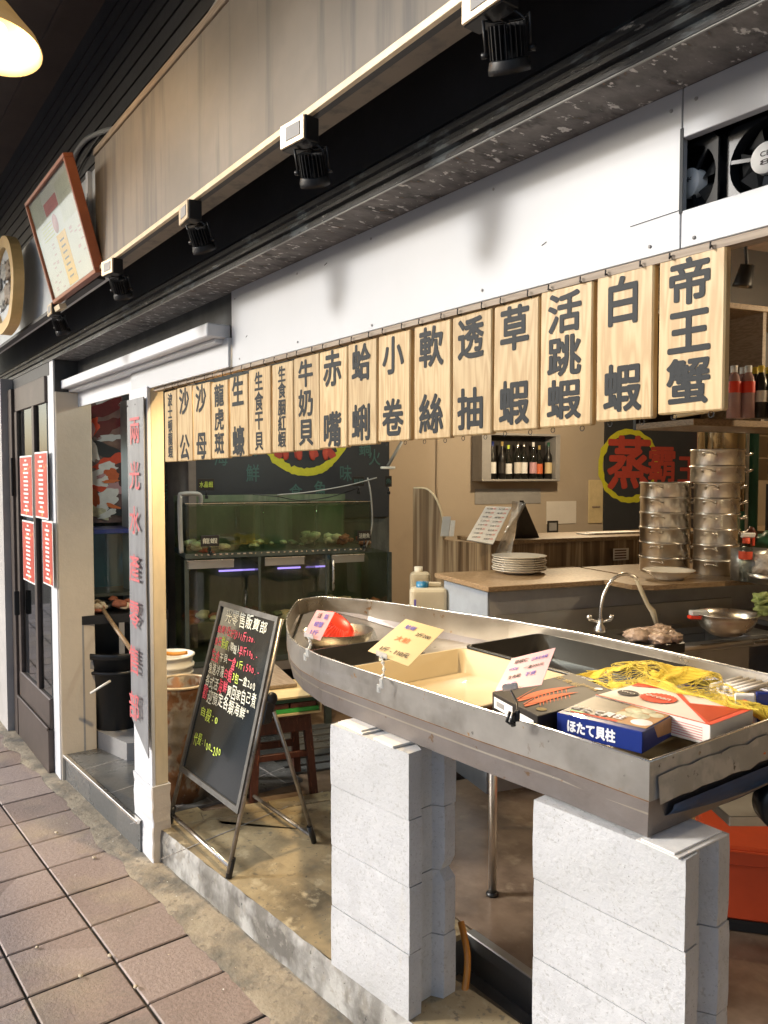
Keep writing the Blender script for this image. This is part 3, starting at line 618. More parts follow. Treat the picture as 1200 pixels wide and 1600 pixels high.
mb = MB(); mb.tube(smooth([PY(x, y, .925) for x, y in ((225, 172), (190, 197), (160, 206), (135, 218), (118, 240), (108, 268), (102, 300))]), .010, 'pvc'); mb.tube(smooth([PY(x, y, .93) for x, y in ((160, 207), (140, 235), (122, 268), (112, 300))]), .005, 'black_plastic')
tag(mb.build('conduit'), 'bent grey conduit curling down behind the framed certificate', 'pipe')

# framed certificate leaning forward
BL = PY(85, 475, .83); BR = PY(152, 432, .83); TL = PX(40, 318, BL.x); TR = PX(100, 250, BR.x)
BR.z = BL.z; TR = TL+(BR-BL)
cf = thing('framed_certificate', (BL+BR)/2, 'copper framed certificate with red stamp and orange strip, leaning over the lamps', 'picture')
rt = (BR-BL); up = (TL-BL); rtn, upn = rt.normalized(), up.normalized(); nr = rtn.cross(upn)
mb = MB(); fw_ = .015
for o, a, b in ((BL, rt, upn*fw_), (TL-upn*fw_, rt, upn*fw_), (BL+upn*fw_, rtn*fw_, up-upn*2*fw_), (BR-rtn*fw_+upn*fw_, rtn*fw_, up-upn*2*fw_)): mb.box(o-nr*.03, a, b, nr*.036, 'frame_copper', .002)
mb.build('frame', cf)
mb = MB(); mb.box(BL+(rtn+upn)*fw_-nr*.01, rt-rtn*2*fw_, up-upn*2*fw_, nr*.004, 'paper')
def on(o, a, b): return BL+rt*a+up*b-nr*.004+nr*.0
lf = nr*.0
def rect(a0, a1, b0, b1, m, h=.001): mb.box(BL+rt*a0+up*b0-nr*.006, rt*(a1-a0), up*(b1-b0), nr*h, m)
rect(.33, .62, .73, .84, 'sign_red'); rect(.42, .62, .06, .52, 'strip_orange'); 
mb.lathe(BL+rt*.47+up*.62-nr*.006, [(0, .0012), (.035, .0012), (.035, 0)], 'sign_red', 24, ax=nr)
for i in range(26):
    a = random.choice([.12, .2, .28, .7, .78, .86]); b = random.uniform(.08, .5); rect(a, a+.05, b, b+.012, 'card_pink', .0008)
for i in range(7): rect(.47, .56, .12+i*.055, .135+i*.055, 'dark_ink', .0016)
rect(.02, .3, .6, .95, 'ivory', .0006); rect(.64, .95, .56, .9, 'ivory', .0006)
for i in range(5): rect(.16, .40, .55+.03*i, .556+.03*i, 'ring_yellow', .0008)
mb.build('sheet', cf)
mb = MB(); mb.box(BL+(rtn+upn)*fw_-nr*.002, rt-rtn*2*fw_, up-upn*2*fw_, nr*.002, 'clear'); mb.build('glass', cf)
mb = MB(); mb.box(BL-rtn*.03-upn*.03-nr*.03, rtn*.09, upn*.02, nr*.03, 'pine_post'); mb.build('support', cf)
# oval wooden plaque
c = Vector((-4.42, .80, 2.70)); pq = thing('wooden_plaque', c-UZ*.24, 'oval slab of wood with bark rim and grey carved centre at the left edge', 'plaque')
mb = MB()
def oval(rx, rz, y0, y1, m, amp=.03, seed=0, rin=None):
    n = 48; pts = []
    for yy in (y0, y1):
        for (qx, qz) in (((rx, rz),) if rin is None else ((rx, rz), rin)):
            for k in range(n):
                a = 2*math.pi*k/n; w_ = 1+amp*noise.noise(Vector((math.cos(a)*1.5+seed, math.sin(a)*1.5, 0)))
                pts.append(c+Vector((math.cos(a)*qx*w_, yy, math.sin(a)*qz*w_)))
    if rin is None: fs = [tuple(range(n-1, -1, -1)), tuple(range(n, 2*n))]+[(k, (k+1) % n, n+(k+1) % n, n+k) for k in range(n)]
    else:
        fs = []
        for k in range(n):
            j = (k+1) % n; fs += [(j, k, n+k, n+j), (2*n+k, 2*n+j, 3*n+j, 3*n+k), (k, j, 2*n+j, 2*n+k), (n+j, n+k, 3*n+k, 3*n+j)]
    mb.faces(pts, fs, m)
oval(.30, .235, -.02, .03, 'rim_wood', .08, 0, (.235, .18)); mb.build('rim', pq)
mb = MB(); oval(.236, .181, .0, .028, 'light_panel', .08); mb.build('centre', pq)
mb = MB()
for k, (dx, dz, rx_, rz_) in enumerate(((.10, .07, .09, .05), (-.02, .08, .08, .045), (.06, -.04, .10, .055), (-.08, -.05, .09, .05), (.14, -.09, .05, .04), (-.15, .04, .05, .07))):
    mb.blob(c+Vector((dx, -.002, dz)), .1, 'pvc' if k % 2 else 'wood_dull', 3, .4, k+4, (rx_*10, .12, rz_*10), 5)
mb.build('carving', pq)

# spotlights with their boxes
def spotlight(x, z=2.476):
    r = thing('spotlight', (x, .87, z-.12), '', 'lamp', 'finned black spotlights under the signboard')
    mb = MB(); mb.bx(x-.08, x+.03, .815, .86, z-.068, z-.002, 'black_metal', .002); bx_ = mb.build('junction_box', r)
    mb = MB(); mb.bx(x-.078, x+.028, .809, .8148, z-.066, z-.004, 'brass_strip', .001); mb.bx(x-.05, x+.012, .807, .8089, z-.052, z-.016, 'concrete_c'); mb.build('cover_plate', bx_)
    ax = Vector((-.30, .42, -.86)).normalized(); hc = Vector((x-.005, .865, z-.12))
    a = ax.orthogonal().normalized(); b = ax.cross(a)
    mb = MB(); mb.lathe(hc, [(0, -.022), (.022, -.022), (.024, .02), (.036, .022), (.040, .045), (.042, .046), (.042, .035), (.038, .022)], 'black_metal', 28, ax=ax)
    mb.lathe(hc, [(0, .034), (.036, .034), (.037, .036)], 'concrete_c', 28, ax=ax)
    mb.build('body', r)
    mb = MB()
    for k in range(22):
        t = 2*math.pi*k/22; d = a*math.cos(t)+b*math.sin(t); e = ax.cross(d)
        mb.box(hc+d*.012-e*.001-ax*.038, d*.025, e*.002, ax*.058, 'black_metal')
    mb.build('heat_fins', r)
    mb = MB(); sd = Vector((0, 0, 1)).cross(ax).normalized()
    pv0 = hc+ax*.01
    mb.tube([pv0+sd*.043, pv0+sd*.045-ax*.05+UZ*.01, pv0+sd*.03+UZ*.062, pv0-sd*.03+UZ*.062, pv0-sd*.045-ax*.05+UZ*.01, pv0-sd*.043], .0035, 'black_metal', 6)
    for q in (1, -1): mb.lathe(pv0+sd*.043*q, [(0, .01), (.006, .01), (.006, -.004), (0, -.004)], 'black_metal', 10, ax=sd*q)
    mb.tube([pv0+UZ*.06, Vector((x-.02, .85, z-.06))], .006, 'black_metal', 8)
    mb.tube(smooth([Vector((x+.02, .855, z-.066)), Vector((x+.035, .87, z-.09)), hc-ax*.03+sd*.02, hc-ax*.036]), .0025, 'black_plastic', 6)
    mb.build('bracket', r)
    return r
s0 = spotlight(-.875)
s0.scale = (.78, .78, .78); s0.location.z += .028
s0['label'] = 'finned black spotlight nearest the camera, above the blank white fascia'
labs = ['black spotlight below the middle of the metal signboard, second from the right', 'black spotlight under the signboard, third from the right', 'black spotlight under the signboard just right of the certificate', 'black spotlight hanging directly below the framed certificate']
for i, (x, l) in enumerate(zip((-1.455, -2.06, -2.76, -3.60), labs)):
    c_ = copy_tree(s0); c_.location = (x, .87, s0.location.z); c_['label'] = l; c_.rotation_euler = (0, 0, (.12, -.1, .15, -.05)[i])

# lit pendant at the top left
p = PD(-6, 58, 2.3); pl = thing('pendant_lamp', p, 'lit cream pendant lampshade glowing warm at the top left', 'lamp')
la = Vector((.18, -.1, -1)).normalized()
mb = MB(); mb.lathe(p, [(.02, -.12), (.03, -.11), (.075, -.05), (.115, .0), (.128, .03), (.126, .032), (.112, .002), (.072, -.047), (.028, -.105)], 'lamp_shade', 40, ax=la); mb.build('lamp_shade', pl)
mb = MB(); mb.blob(p-la*.02, .03, 'bulb', 2, 0); mb.build('bulb', pl)
mb = MB(); mb.tube([p-la*.11, Vector((p.x, p.y, 3.56))], .004, 'black_plastic', 6); mb.build('cord', pl)
def lamp(name, typ, p, e, col, size=.05, d=None, spot=None):
    L = bpy.data.lights.new(name, typ); L.energy = e; L.color = col; o = bpy.data.objects.new(name, L); COL.objects.link(o); o.location = p
    if typ in ('POINT', 'SPOT'): L.shadow_soft_size = size
    if typ == 'SPOT': L.spot_size = R(spot or 80); L.spot_blend = .6
    if d is not None: o.rotation_euler = Vector(d).to_track_quat('-Z', 'Y').to_euler()
    return o
lamp('pendant_light', 'POINT', p+la*.05, 2.6, (1, .68, .36), .04)

# ------------------------------------------------------------------ hanging menu boards
boards = [
 ('波士頓龍蝦', 256.5, 276, 613, 722), ('沙 公', 276.8, 299.5, 607, 721), ('沙 母', 301, 328, 602.7, 719), ('龍虎斑', 329.5, 356.5, 598.7, 717), ('生 蠔', 357.5, 387, 590.7, 714),
 ('生食干貝', 388, 422.5, 579, 710.5), ('生食胭紅蝦', 425, 458, 570.7, 707.5), ('牛奶貝', 458.8, 498.5, 561, 705), ('赤 嘴', 499.5, 542, 551, 701), ('蛤 蜊', 543, 589, 539, 696.5),
 ('小 卷', 591, 641, 526.7, 690.7), ('軟 絲', 647, 704, 512, 687.5), ('透 抽', 706, 769, 496.8, 682), ('草 蝦', 771, 843, 480.5, 674.7), ('活跳蝦', 845, 926, 457.5, 669), ('白 蝦', 932, 1022, 433, 659), ('帝王蟹', 1029, 1135, 405, 648)]
where = ['smallest far left pine menu board, five characters', 'pine menu board second from the left end', 'pine menu board third from the left end', 'pine menu board fourth from the left end', 'pine menu board fifth from the left end',
 'pine menu board with four characters, sixth from left', 'pine menu board with five characters right of the four character one', 'pine menu board eighth from left end', 'pine menu board above the left edge of the yellow ring', 'pine menu board above the right edge of the yellow ring',
 'pine menu board just left of the widest gap in the row', 'pine menu board just right of the widest gap in the row', 'pine menu board fifth from the right end', 'pine menu board fourth from the right end', 'pine menu board third from the right end', 'pine menu board second from the right end', 'largest pine menu board, at the right end of the row']
ybd = 1.187
for k, (s_, xl, xr_, yt, ybm) in enumerate(boards):
    TLp = PY(xl, yt, ybd); BLp = PY(xl, ybm, ybd); xR = PY(xr_, yt, ybd).x; zt, zb = TLp.z, BLp.z; x0 = TLp.x
    # the right edge swings a little back so that neighbours never line up exactly
    rot = random.uniform(-.02, .02); tx = .017
    ctr = Vector(((x0+xR)/2, ybd, zt)); r = thing('menu_board', ctr, where[k]+', reading '+s_.replace(' ', ''), 'menu board', 'hanging pine menu boards')
    wd = xR-x0; h = zt-zb
    mb = MB(); mb.bx(x0+.0008, xR-.0008, ybd, ybd+tx, zb, zt, 'pine', .0028); pn = mb.build('panel', r)
    mb = MB(); chars = [c_ for c_ in s_ if c_ != ' ']; n = len(chars)
    if n == 2: zs = [.21, .79] if k > 8 else [.2, .82]; em = min(wd*.66, .1)
    elif n == 3: zs = [.19, .5, .81]; em = min(wd*.68, h*.31)
    elif n == 4: zs = [.16, .39, .61, .85]; em = min(wd*.62, h*.22)
    else: zs = [.13, .31, .5, .68, .86]; em = min(wd*.6, h*.18)
    ez = em*(1.0 if k > 7 else 1.05)
    if n == 3: ez = min(em*1.12, h*.3)
    if n == 2: ez = em*1.1
    for c_, t in zip(chars, zs): put_text(mb, c_, (x0+wd*.48, ybd, zt-h*t), AX, UZ, em*1.02, ez, 'ink', .028, em=True, lift=.0008)
    mb.build('lettering', r)
    for fx in (.2, .8):
        x = x0+wd*fx; mb = MB()
        y0 = 1.186; mb.tube([(x, y0-.004, 2.106), (x+.002, y0-.007, 2.108), (x+.002, y0-.008, 2.098), (x, y0-.004, (2.098+zt)/2), (x-.001, y0+.006, zt+.004), (x, y0+.008, zt-.003)], .0014, 'black_metal', 6)
        mb.build('hook', r)
    if k >= 10:
        for fx in (.22, .78):
            x = x0+wd*fx; mb = MB(); mb.tube([(x+.005*math.cos(a*math.pi/6), ybd+.009, zb-.005+.005*math.sin(a*math.pi/6)) for a in range(12)], .0008, 'black_metal', 5, closed=True); mb.build('ring', r)
    r.rotation_euler = (random.uniform(-.006, .006), 0, rot)

# ------------------------------------------------------------------ left door with posters
dr = thing('glazed_door', (-5.2, 1.04, 0), 'brown metal framed glass door left of the cream column', 'door')
mb = MB(); Yd = 1.045
mb.bx(-5.71, -5.60, Yd-.02, Yd+.05, 0, 2.3, 'door_brown', .003); mb.bx(-5.0, -4.75, Yd+.03, Yd+.07, 0, 2.3, 'door_brown')
mb.bx(-5.60, -4.75, Yd, Yd+.05, 2.15, 2.3, 'door_brown', .003); mb.bx(-5.60, -4.75, Yd-.015, Yd+.05, 0, .26, 'door_brown', .003); mb.bx(-5.60, -4.75, Yd-.005, Yd+.04, .26, .44, 'door_brown', .006); mb.bx(-5.6, -4.75, Yd-.022, Yd-.01, .255, .275, 'door_brown', .003)
mb.bx(-5.59, -5.52, Yd-.004, Yd+.035, .44, 2.15, 'door_brown', .003); mb.bx(-5.08, -5.02, Yd-.004, Yd+.035, .44, 2.15, 'door_brown', .003)
mb.build('frame', dr)
mb = MB(); mb.bx(-5.52, -4.76, Yd+.012, Yd+.018, .44, 2.15, 'door_glass'); mb.build('pane', dr)
mb = MB(); mb.bx(-5.535, -5.515, Yd-.04, Yd-.008, .82, .98, 'black_metal', .004); mb.build('hinge', dr); mb = MB(); mb.bx(-5.60, -5.585, Yd-.03, Yd-.016, 1.6, 1.85, 'black_metal', .003); mb.build('hinge', dr)
mb = MB(); mb.bx(-7, -4.76, 1.9, 1.95, 0, 2.5, 'int_ceiling'); mb.bx(-5.0, -4.85, 1.55, 1.6, .3, 2.2, 'light_panel'); mb.bx(-5.5, -5.44, 1.4, 1.46, .1, 2.3, 'cream_plaster'); tag(mb.build('room_partition'), 'dim partition and curtains seen through the glazed door', 'partition')
mb = MB(); mb.bx(-5.72, -4.7, 1.06, 1.1, 2.3, 2.375, 'black_paint'); tag(mb.build('door_lintel'), 'black lintel over the glazed door', 'lintel')
for i, (a, b, c_, d, l) in enumerate(((31, 52, 713, 809, 'upper left'), (54, 76, 707, 812, 'upper right'), (35, 55, 812, 908, 'lower left'), (66, 84, 812, 914, 'lower right'))):
    q0 = PY(a, c_, Yd-.006); q1 = PY(b, d, Yd-.006); ht = PY(a, c_, Yd-.006).z-PY(a, d-4, Yd-.006).z
    r = thing('poster', (q0.x, Yd-.007, q0.z-ht), f'red printed poster with white lines of text, {l} of four on the glazed door', 'poster', 'red posters on the glazed door')
    wd = q1.x-q0.x; mb = MB(); mb.bx(q0.x, q1.x, Yd-.007, Yd-.0055, q0.z-ht, q0.z, 'print_white'); mb.bx(q0.x+.01, q1.x-.01, Yd-.0085, Yd-.0071, q0.z-ht+.01, q0.z-.01, 'poster_red'); mb.build('sheet', r)
    mb = MB()
    for k in range(13):
        ww = wd*(.14+.28*abs(math.sin(k*1.7))); z = q0.z-.03-k*(ht-.07)/12; mb.bx(q0.x+wd*.5-ww/2, q0.x+wd*.5+ww/2, Yd-.0095, Yd-.0086, z-.006, z+.006, 'print_white')
    mb.build('lettering', r)

# ------------------------------------------------------------------ room shell
mb = MB(); mb.rb(-.72, 1.61, .75, .85, .1, 3.2, 'back_dark'); mb.rb(1.52, 1.62, .85, 2.0, .1, 3.2, 'beige_wall'); tag(mb.build('inner_wall'), 'stained dark grey wall behind the fish tanks', 'wall')
mb = MB(); mb.rb(1.5, 9, 2.0, 2.1, .1, 3.2, 'beige_wall'); tag(mb.build('back_wall'), 'plain beige back wall with the bottle cabinet', 'wall')
mb = MB(); mb.rb(6.5, 6.6, -5, 2.0, .1, 3.2, 'tile_beige'); mb.bx(.6, .7, 1.25, 6.5, -.1, 3.2, 'tile_beige'); tag(mb.build('kitchen_wall'), 'beige kitchen side wall at the right', 'wall')
mb = MB(); mb.bx(-7, .7, 1.21, 8, 2.9, 3.0, 'int_ceiling'); tag(mb.build('room_ceiling'), kind='structure')
# left banner
bn = thing('wall_banner', W(0, .74, 1.42), 'charcoal wall banner with a yellow brushed ring above the fish tanks', 'banner')
mb = MB(); mb.rb(-.33, 1.60, .735, .7485, 1.425, 2.6, 'banner'); mb.build('sheet', bn)
def ring(mb, c, rt, up, r, wd, m, a0=0, a1=360, seed=0, lift=.002):
    n = 90; pts = []; nr = rt.cross(up)
    for k in range(n+1):
        a = R(a0+(a1-a0)*k/n); d = rt*math.cos(a)+up*math.sin(a)
        w1 = wd*(.8+.5*noise.noise(Vector((k*.12, seed, 0)))+.35*noise.noise(Vector((k*.9, seed, 4)))); w2 = wd*(.7+.6*noise.noise(Vector((k*.8, seed+7, 0))))
        pts += [c+d*(r+w1*.5)+nr*lift, c+d*(r-w2*.5)+nr*lift]
    mb.faces(pts, [(2*k, 2*k+1, 2*k+3, 2*k+2) for k in range(n)], m)
mb = MB(); c = PV(477, 672, .735); ring(mb, c, RU, UZ, .30, .075, 'ring_yellow', 0, 360, 1); mb.build('yellow_ring', bn)
mb = MB(); put_text(mb, '蒸', c+UZ*.02, RU, UZ, .5, .5, 'red_brush', .02, em=True, lift=.003); 
for k, dx in enumerate((-.13, -.04, .05, .14)):
    q = c+RU*dx*1.1-UZ*.165; mb.blob(q-RV*.004, .036, 'red_brush', 2, .1, k, (.05, .9, 1.5))
mb.build('red_emblem', bn)
mb = MB()
for k, (x, y, ch) in enumerate(((292, 740, '蒸'), (345, 715, '海'), (395, 740, '鮮'), (462, 770, '食'), (540, 740, '味'), (585, 715, '火'), (500, 765, '魚'), (255, 770, '蝦'), (570, 700, '鍋'), (392, 700, '霸'))):
    q = PV(x, y, .735); put_text(mb, ch, q, RU, UZ, .1, .13, 'green_ink', .01, em=True, lift=.002)
mb.build('faint_lettering', bn)
# lobster poster seen through the doorway
lp = thing('seafood_poster', PV(165, 806, .73), 'large glossy photo poster of shelled prawns behind the doorway', 'poster')
mb = MB(); mb.rb(-.60, -.30, .725, .7345, 1.425, 2.3, 'poster_dark'); mb.build('sheet', lp)
def leaf(mb, px, py, w_, h_, m, lift, seed, lobes=.35, ang=0):
    q = PV(px, py, .7245)-RV*lift; n_ = 26; pts = [q]; ca, sa = math.cos(ang), math.sin(ang)
    for k in range(n_):
        a = 2*math.pi*k/n_; r_ = 1+lobes*noise.noise(Vector((math.cos(a)*2+seed, math.sin(a)*2, seed*.7))); x, z = math.cos(a)*w_*r_, math.sin(a)*h_*r_
        u_ = min(max((q-RO).dot(RU)+x*ca-z*sa, -.595), -.305); pts.append(RO+RU*u_+RV*(q-RO).dot(RV)+UZ*(max(1.43, q.z+x*sa+z*ca)))
    mb.faces(pts, [(0, 1+k, 1+(k+1) % n_) for k in range(n_)], m)
mb = MB()
for i, t_ in enumerate(((165, 615, .12, .06, 'light_panel'), (160, 640, .14, .04, 'maroon'), (165, 668, .13, .05, 'maroon'), (172, 684, .10, .02, 'light_panel'), (168, 705, .10, .04, 'banner'),
  (143, 668, .035, .075, 'print_red'), (144, 672, .018, .05, 'card_pink'), (143, 700, .03, .08, 'print_white'), (170, 722, .10, .035, 'print_red'), (165, 735, .09, .05, 'print_white'), (175, 742, .05, .04, 'shrimp'), (155, 752, .08, .055, 'print_white'), (160, 765, .1, .02, 'print_red'),
  (178, 765, .06, .05, 'card_pink'), (165, 782, .11, .06, 'print_white'), (148, 775, .03, .06, 'shrimp'), (182, 798, .05, .03, 'banner'), (152, 800, .09, .035, 'shell_pale'), (176, 790, .05, .012, 'orange_ink'), (172, 752, .05, .010, 'orange_ink'), (158, 744, .03, .012, 'card_pink'), (168, 803, .06, .02, 'print_white'))):
    leaf(mb, *t_, .0006*(i+1), i*1.7, .6, .5*math.sin(i))
mb.build('prawn_picture', lp)

# ------------------------------------------------------------------ fish tanks
def box_frame(mb, u0, u1, v0, v1, z0, z1, th, m):
    for (a, b) in ((u0, v0), (u1-th, v0), (u0, v1-th), (u1-th, v1-th)): mb.rb(a, a+th, b, b+th, z0, z1, m)
tk = thing('fish_tank', W(.6, .25, 1.245), 'upper green algae tinted glass tank with shells under the banner', 'aquarium', 'fish tanks')
u1 = 1.17; zt = 1.60; zb = 1.27
mb = MB(); mb.rb(0, u1, 0, .008, zb, zt-.03, 'alg_glass'); mb.rb(0, .008, .0081, .52, zb, zt-.03, 'alg_glass'); mb.rb(u1-.008, u1, .0081, .52, zb, zt-.03, 'alg_glass'); mb.build('glass', tk)
mb = MB(); mb.rb(.0, u1, .521, .53, zb, zt, 'alg_back'); mb.rb(.405, .415, .01, .52, zb, zt-.04, 'alg_glass'); mb.rb(.79, .80, .01, .52, zb, zt-.04, 'alg_glass'); mb.build('back_panel', tk)
mb = MB(); mb.rb(-.005, u1+.005, -.004, .53, zb-.03, zb, 'tank_frame'); mb.rb(-.004, u1+.004, -.003, .0, zt-.034, zt-.03, 'edge_steel'); mb.rb(-.004, u1, .50, .529, zt-.04, zt+.005, 'alg_back'); 
for k in range(30):
    mb.rb(.05+k*.036, .05+k*.036+random.uniform(.004, .02), -.006, -.0035, zb-.012, zb-.004, 'edge_steel')
mb.build('frame', tk)
mb = MB(); mb.rb(.009, u1-.009, .009, .52, zt-.052, zt-.05, 'water_line'); mb.build('water', tk)
mb = MB()
for u in (.34, .50, .86): mb.tube([W(u, .18, zb), W(u, .18, zt-.05)], .018 if u < .4 else .012, 'clear', 12)
mb.build('air_tube', tk)
def clams(name, parent, us, z, n, r, mats, v0=.05, v1=.4):
    mb = MB()
    for k in range(n):
        u = random.uniform(*us); mb.blob(W(u, random.uniform(v0, v1), z+r*.5+random.random()*r), r*random.uniform(.6, 1.1), random.choice(mats), 2, .4, k, (1, 1, .6), 4)
    o = mb.build(name, parent); return o
o = clams('shellfish', None, (.03, .3), zb, 12, .032, ['shell', 'shell_pale']); tag(o, 'heap of brown clams at the left of the upper tank', 'shellfish')
o = clams('shellfish', None, (.42, .78), zb, 12, .026, ['shell', 'shell_pale', 'alg_back']); tag(o, 'scattered small clams in the middle of the upper tank', 'shellfish')
o = clams('shellfish', None, (.82, 1.02), zb, 14, .045, ['shell_pale'], .1, .45); tag(o, 'pile of large pale shells at the right of the upper tank', 'shellfish')
o = clams('shellfish', None, (1.02, 1.15), zb, 8, .04, ['shell_red', 'alg_back'], .05, .3); tag(o, 'dark red crabs at the right end of the upper tank', 'shellfish')
tk2 = thing('fish_tank', W(.6, .25, .6), 'lower dim glass tank glowing violet inside', 'aquarium', 'fish tanks')
zb, zt, u1 = .62, 1.235, 1.30
mb = MB(); mb.rb(0, u1, 0, .008, zb, zt, 'alg_glass'); mb.rb(0, .008, .0081, .52, zb, zt, 'alg_glass'); mb.rb(u1-.008, u1, .0081, .52, zb, zt, 'alg_glass'); mb.build('glass', tk2)
mb = MB(); mb.rb(.0, u1, .521, .53, zb, zt, 'alg_back'); mb.rb(.435, .443, .01, .52, zb, zt-.04, 'alg_glass'); mb.rb(.86, .868, .01, .52, zb, zt-.04, 'alg_glass'); mb.build('back_panel', tk2)
mb = MB(); mb.rb(-.012, .012, -.012, .012, zb-.02, zt, 'tank_frame'); mb.rb(u1-.012, u1+.012, -.012, .012, zb-.02, zt, 'tank_frame'); mb.rb(.43, .445, -.006, 0, zb, zt, 'tank_frame'); mb.rb(.86, .872, -.006, 0, zb, zt, 'tank_frame'); mb.rb(-.015, u1+.015, -.014, .53, zb-.03, zb, 'tank_frame')
for a, b in ((.0, .28), (.47, .72), (.90, 1.12)): mb.rb(a, b, -.012, -.007, zt-.055, zt-.005, 'steel_dull', .001); mb.rb(a, b, -.02, -.012, zt-.008, zt-.003, 'edge_steel')
mb.build('frame', tk2)
mb = MB()
for a, b in ((.28, .52), (.68, .84), (.95, 1.02)): mb.tube([W(a, .5, 1.10), W(b, .5, 1.10)], .006, 'uv', 8)
mb.build('violet_tube', tk2)
mb = MB(); mb.tube([W(.905, -.02, 1.2), W(.905, -.03, 1.19), W(.905, -.03, 1.02), W(.905, -.02, 1.01)], .008, 'steel', 8); mb.build('handle', tk2)
o = clams('shellfish', None, (.04, .42), .80, 14, .05, ['shell', 'shell_red', 'shell_pale'], .05, .3); tag(o, 'orange and brown clams in a basket in the lower tank, left', 'shellfish')
o = clams('shellfish', None, (.46, .84), .80, 10, .04, ['shell', 'alg_back'], .05, .3); tag(o, 'brown shells in the middle of the lower tank', 'shellfish')
o = clams('shellfish', None, (.92, 1.26), .82, 14, .06, ['shell_red', 'shell'], .05, .3); tag(o, 'reddish crabs and seaweed at the right of the lower tank', 'shellfish')
mb = MB(); 
for u in (0, .42, .86, 1.25): mb.rb(u, u+.04, .0, .04, .135, .585, 'tank_frame'); mb.rb(u, u+.04, .48, .52, .135, .585, 'tank_frame')
mb.rb(-.01, 1.3, .0, .52, .5855, .5895, 'tank_frame'); mb.rb(-.01, 1.3, -.012, .0, .53, .585, 'steel_dull'); mb.rb(.01, 1.28, .45, .46, .14, .58, 'black_metal')
tag(mb.build('tank_stand'), 'black steel stand carrying the fish tanks', 'stand')
# grey pvc loop at the left of the tank
mb = MB(); mb.tube(smooth([W(-.03, -.02, 1.28), W(-.035, -.02, 1.4), W(-.035, -.02, 1.60), W(-.02, -.02, 1.625), W(.07, .0, 1.625), W(.09, .01, 1.60), W(.09, .02, 1.56)], 4), .014, 'pvc', 10)
tag(mb.build('drain_pipe'), 'grey plastic pipe hooked over the left end of the upper tank', 'pipe')
# wires above the tank
mb = MB(); mb.tube(smooth([W(.55, -.01, 1.615), W(.75, -.01, 1.63), W(1.0, -.02, 1.67), W(1.2, -.03, 1.72)]), .004, 'pvc', 6); mb.tube(smooth([W(.4, .0, 1.62), W(.55, .0, 1.605), W(.7, .0, 1.58), W(.9, .0, 1.60), W(1.1, 0, 1.66)]), .003, 'black_plastic', 6)
mb.tube(smooth([W(1.14, -.02, 1.72), W(1.16, -.03, 1.6), W(1.17, -.02, 1.4), W(1.12, -.01, 1.25)]), .005, 'pvc', 6)
tag(mb.build('cable'), 'grey and black cables strung along the top of the upper tank', 'cable')
# small name signs on stalks
def tank_sign(px, py, v, txt, label, col, w_=.085, h_=.062, base=None):
    c = PV(px, py, v); r = thing('tank_sign', c-UZ*.08, label, 'sign', 'small black name signs clipped to the tanks')
    mb = MB(); rt_ = (RU+RV*.1).normalized(); mb.box(c-rt_*w_/2-UZ*h_/2, rt_*w_, RV*.006, UZ*h_, 'box_black', .002); mb.build('panel', r)
    mb = MB(); put_text(mb, txt, c, rt_, UZ, w_*.8, h_*.5, col, .0, lift=.003); mb.build('lettering', r)
    mb = MB(); mb.tube([c-UZ*h_/2, c-UZ*(h_/2+.03)], .005, 'black_plastic', 8); mb.bx(c.x-.01, c.x+.01, c.y-.006, c.y+.01, c.z-h_/2-.05, c.z-h_/2-.03, 'black_plastic', .003); mb.build('clip', r)
tank_sign(322, 757, .0, '水晶蝦', 'black sign with green characters on the tank top, left end', 'chalk_yellow', .10, .07)
tank_sign(560, 752, .0, '鮮蚵', 'black sign with green marks on the tank top, right of the yellow ring', 'green_ink')
tank_sign(328, 845, -.03, '龍蝦', 'black sign with pale characters low on the upper tank, left', 'chalk_white', .11, .065)
tank_sign(569, 837, -.03, '活鮑魚', 'black sign with pale characters low on the upper tank, right', 'chalk_white', .095, .065)
tank_sign(607, 752, -.03, '魚', 'small tilted green screened sign at the tank corner under a white lamp bar', 'green_ink', .05, .07)
mb = MB(); mb.box(PV(598, 733, -.03), RU*.09, RV*.04, UZ*.016, 'white_plastic', .003); tag(mb.build('lamp_bar'), 'short white lamp bar at the right end of the upper tank', 'lamp bar')

# behind the doorway: blue tub tank, nets, bin, ledge
mb = MB(); mb.rb(-.62, -.12, .30, .31, 1.02, 1.38, 'alg_glass'); mb.rb(-.62, -.12, .60, .61, 1.02, 1.38, 'blue_plastic'); mb.rb(-.13, -.12, .31, .6, 1.02, 1.38, 'blue_plastic'); mb.rb(-.62, -.12, .3, .6, 1.0, 1.02, 'tank_frame'); mb.rb(-.5, -.2, .28, .62, 1.385, 1.41, 'box_blue')
tag(mb.build('fish_tank'), 'small glass tank with a blue back seen through the doorway', 'aquarium', 'fish tanks')
o = clams('shellfish', None, (-.58, -.15), .93, 26, .04, ['shell_red', 'shell', 'black_plastic'], .1, .3); tag(o, 'tangle of brown crabs heaped below the blue tank', 'shellfish')
mb = MB(); mb.rb(-.62, -.1, .05, .55, .88, .93, 'black_metal'); 
for u in (-.6, -.38, -.14): mb.rb(u, u+.03, .05, .08, .15, .88, 'concrete_c')
mb.rb(-.62, -.1, .06, .1, .62, .66, 'concrete_c'); mb.rb(-.62, -.1, .3, .32, .3, .85, 'black_metal'); tag(mb.build('rack'), 'dark rack under the crabs behind the doorway', 'rack')
mb = MB(); mb.tube([PD(152, 940, 4.6), PD(222, 1040, 4.2)], .012, 'plank', 8); tag(mb.build('wooden_pole'), 'wooden pole leaning behind the doorway post', 'pole')
p = PZ(186, 1130, .25); p.z = .25
bn_ = thing('rubbish_bin', p, 'large black plastic tub standing on the ledge behind the doorway', 'tub')
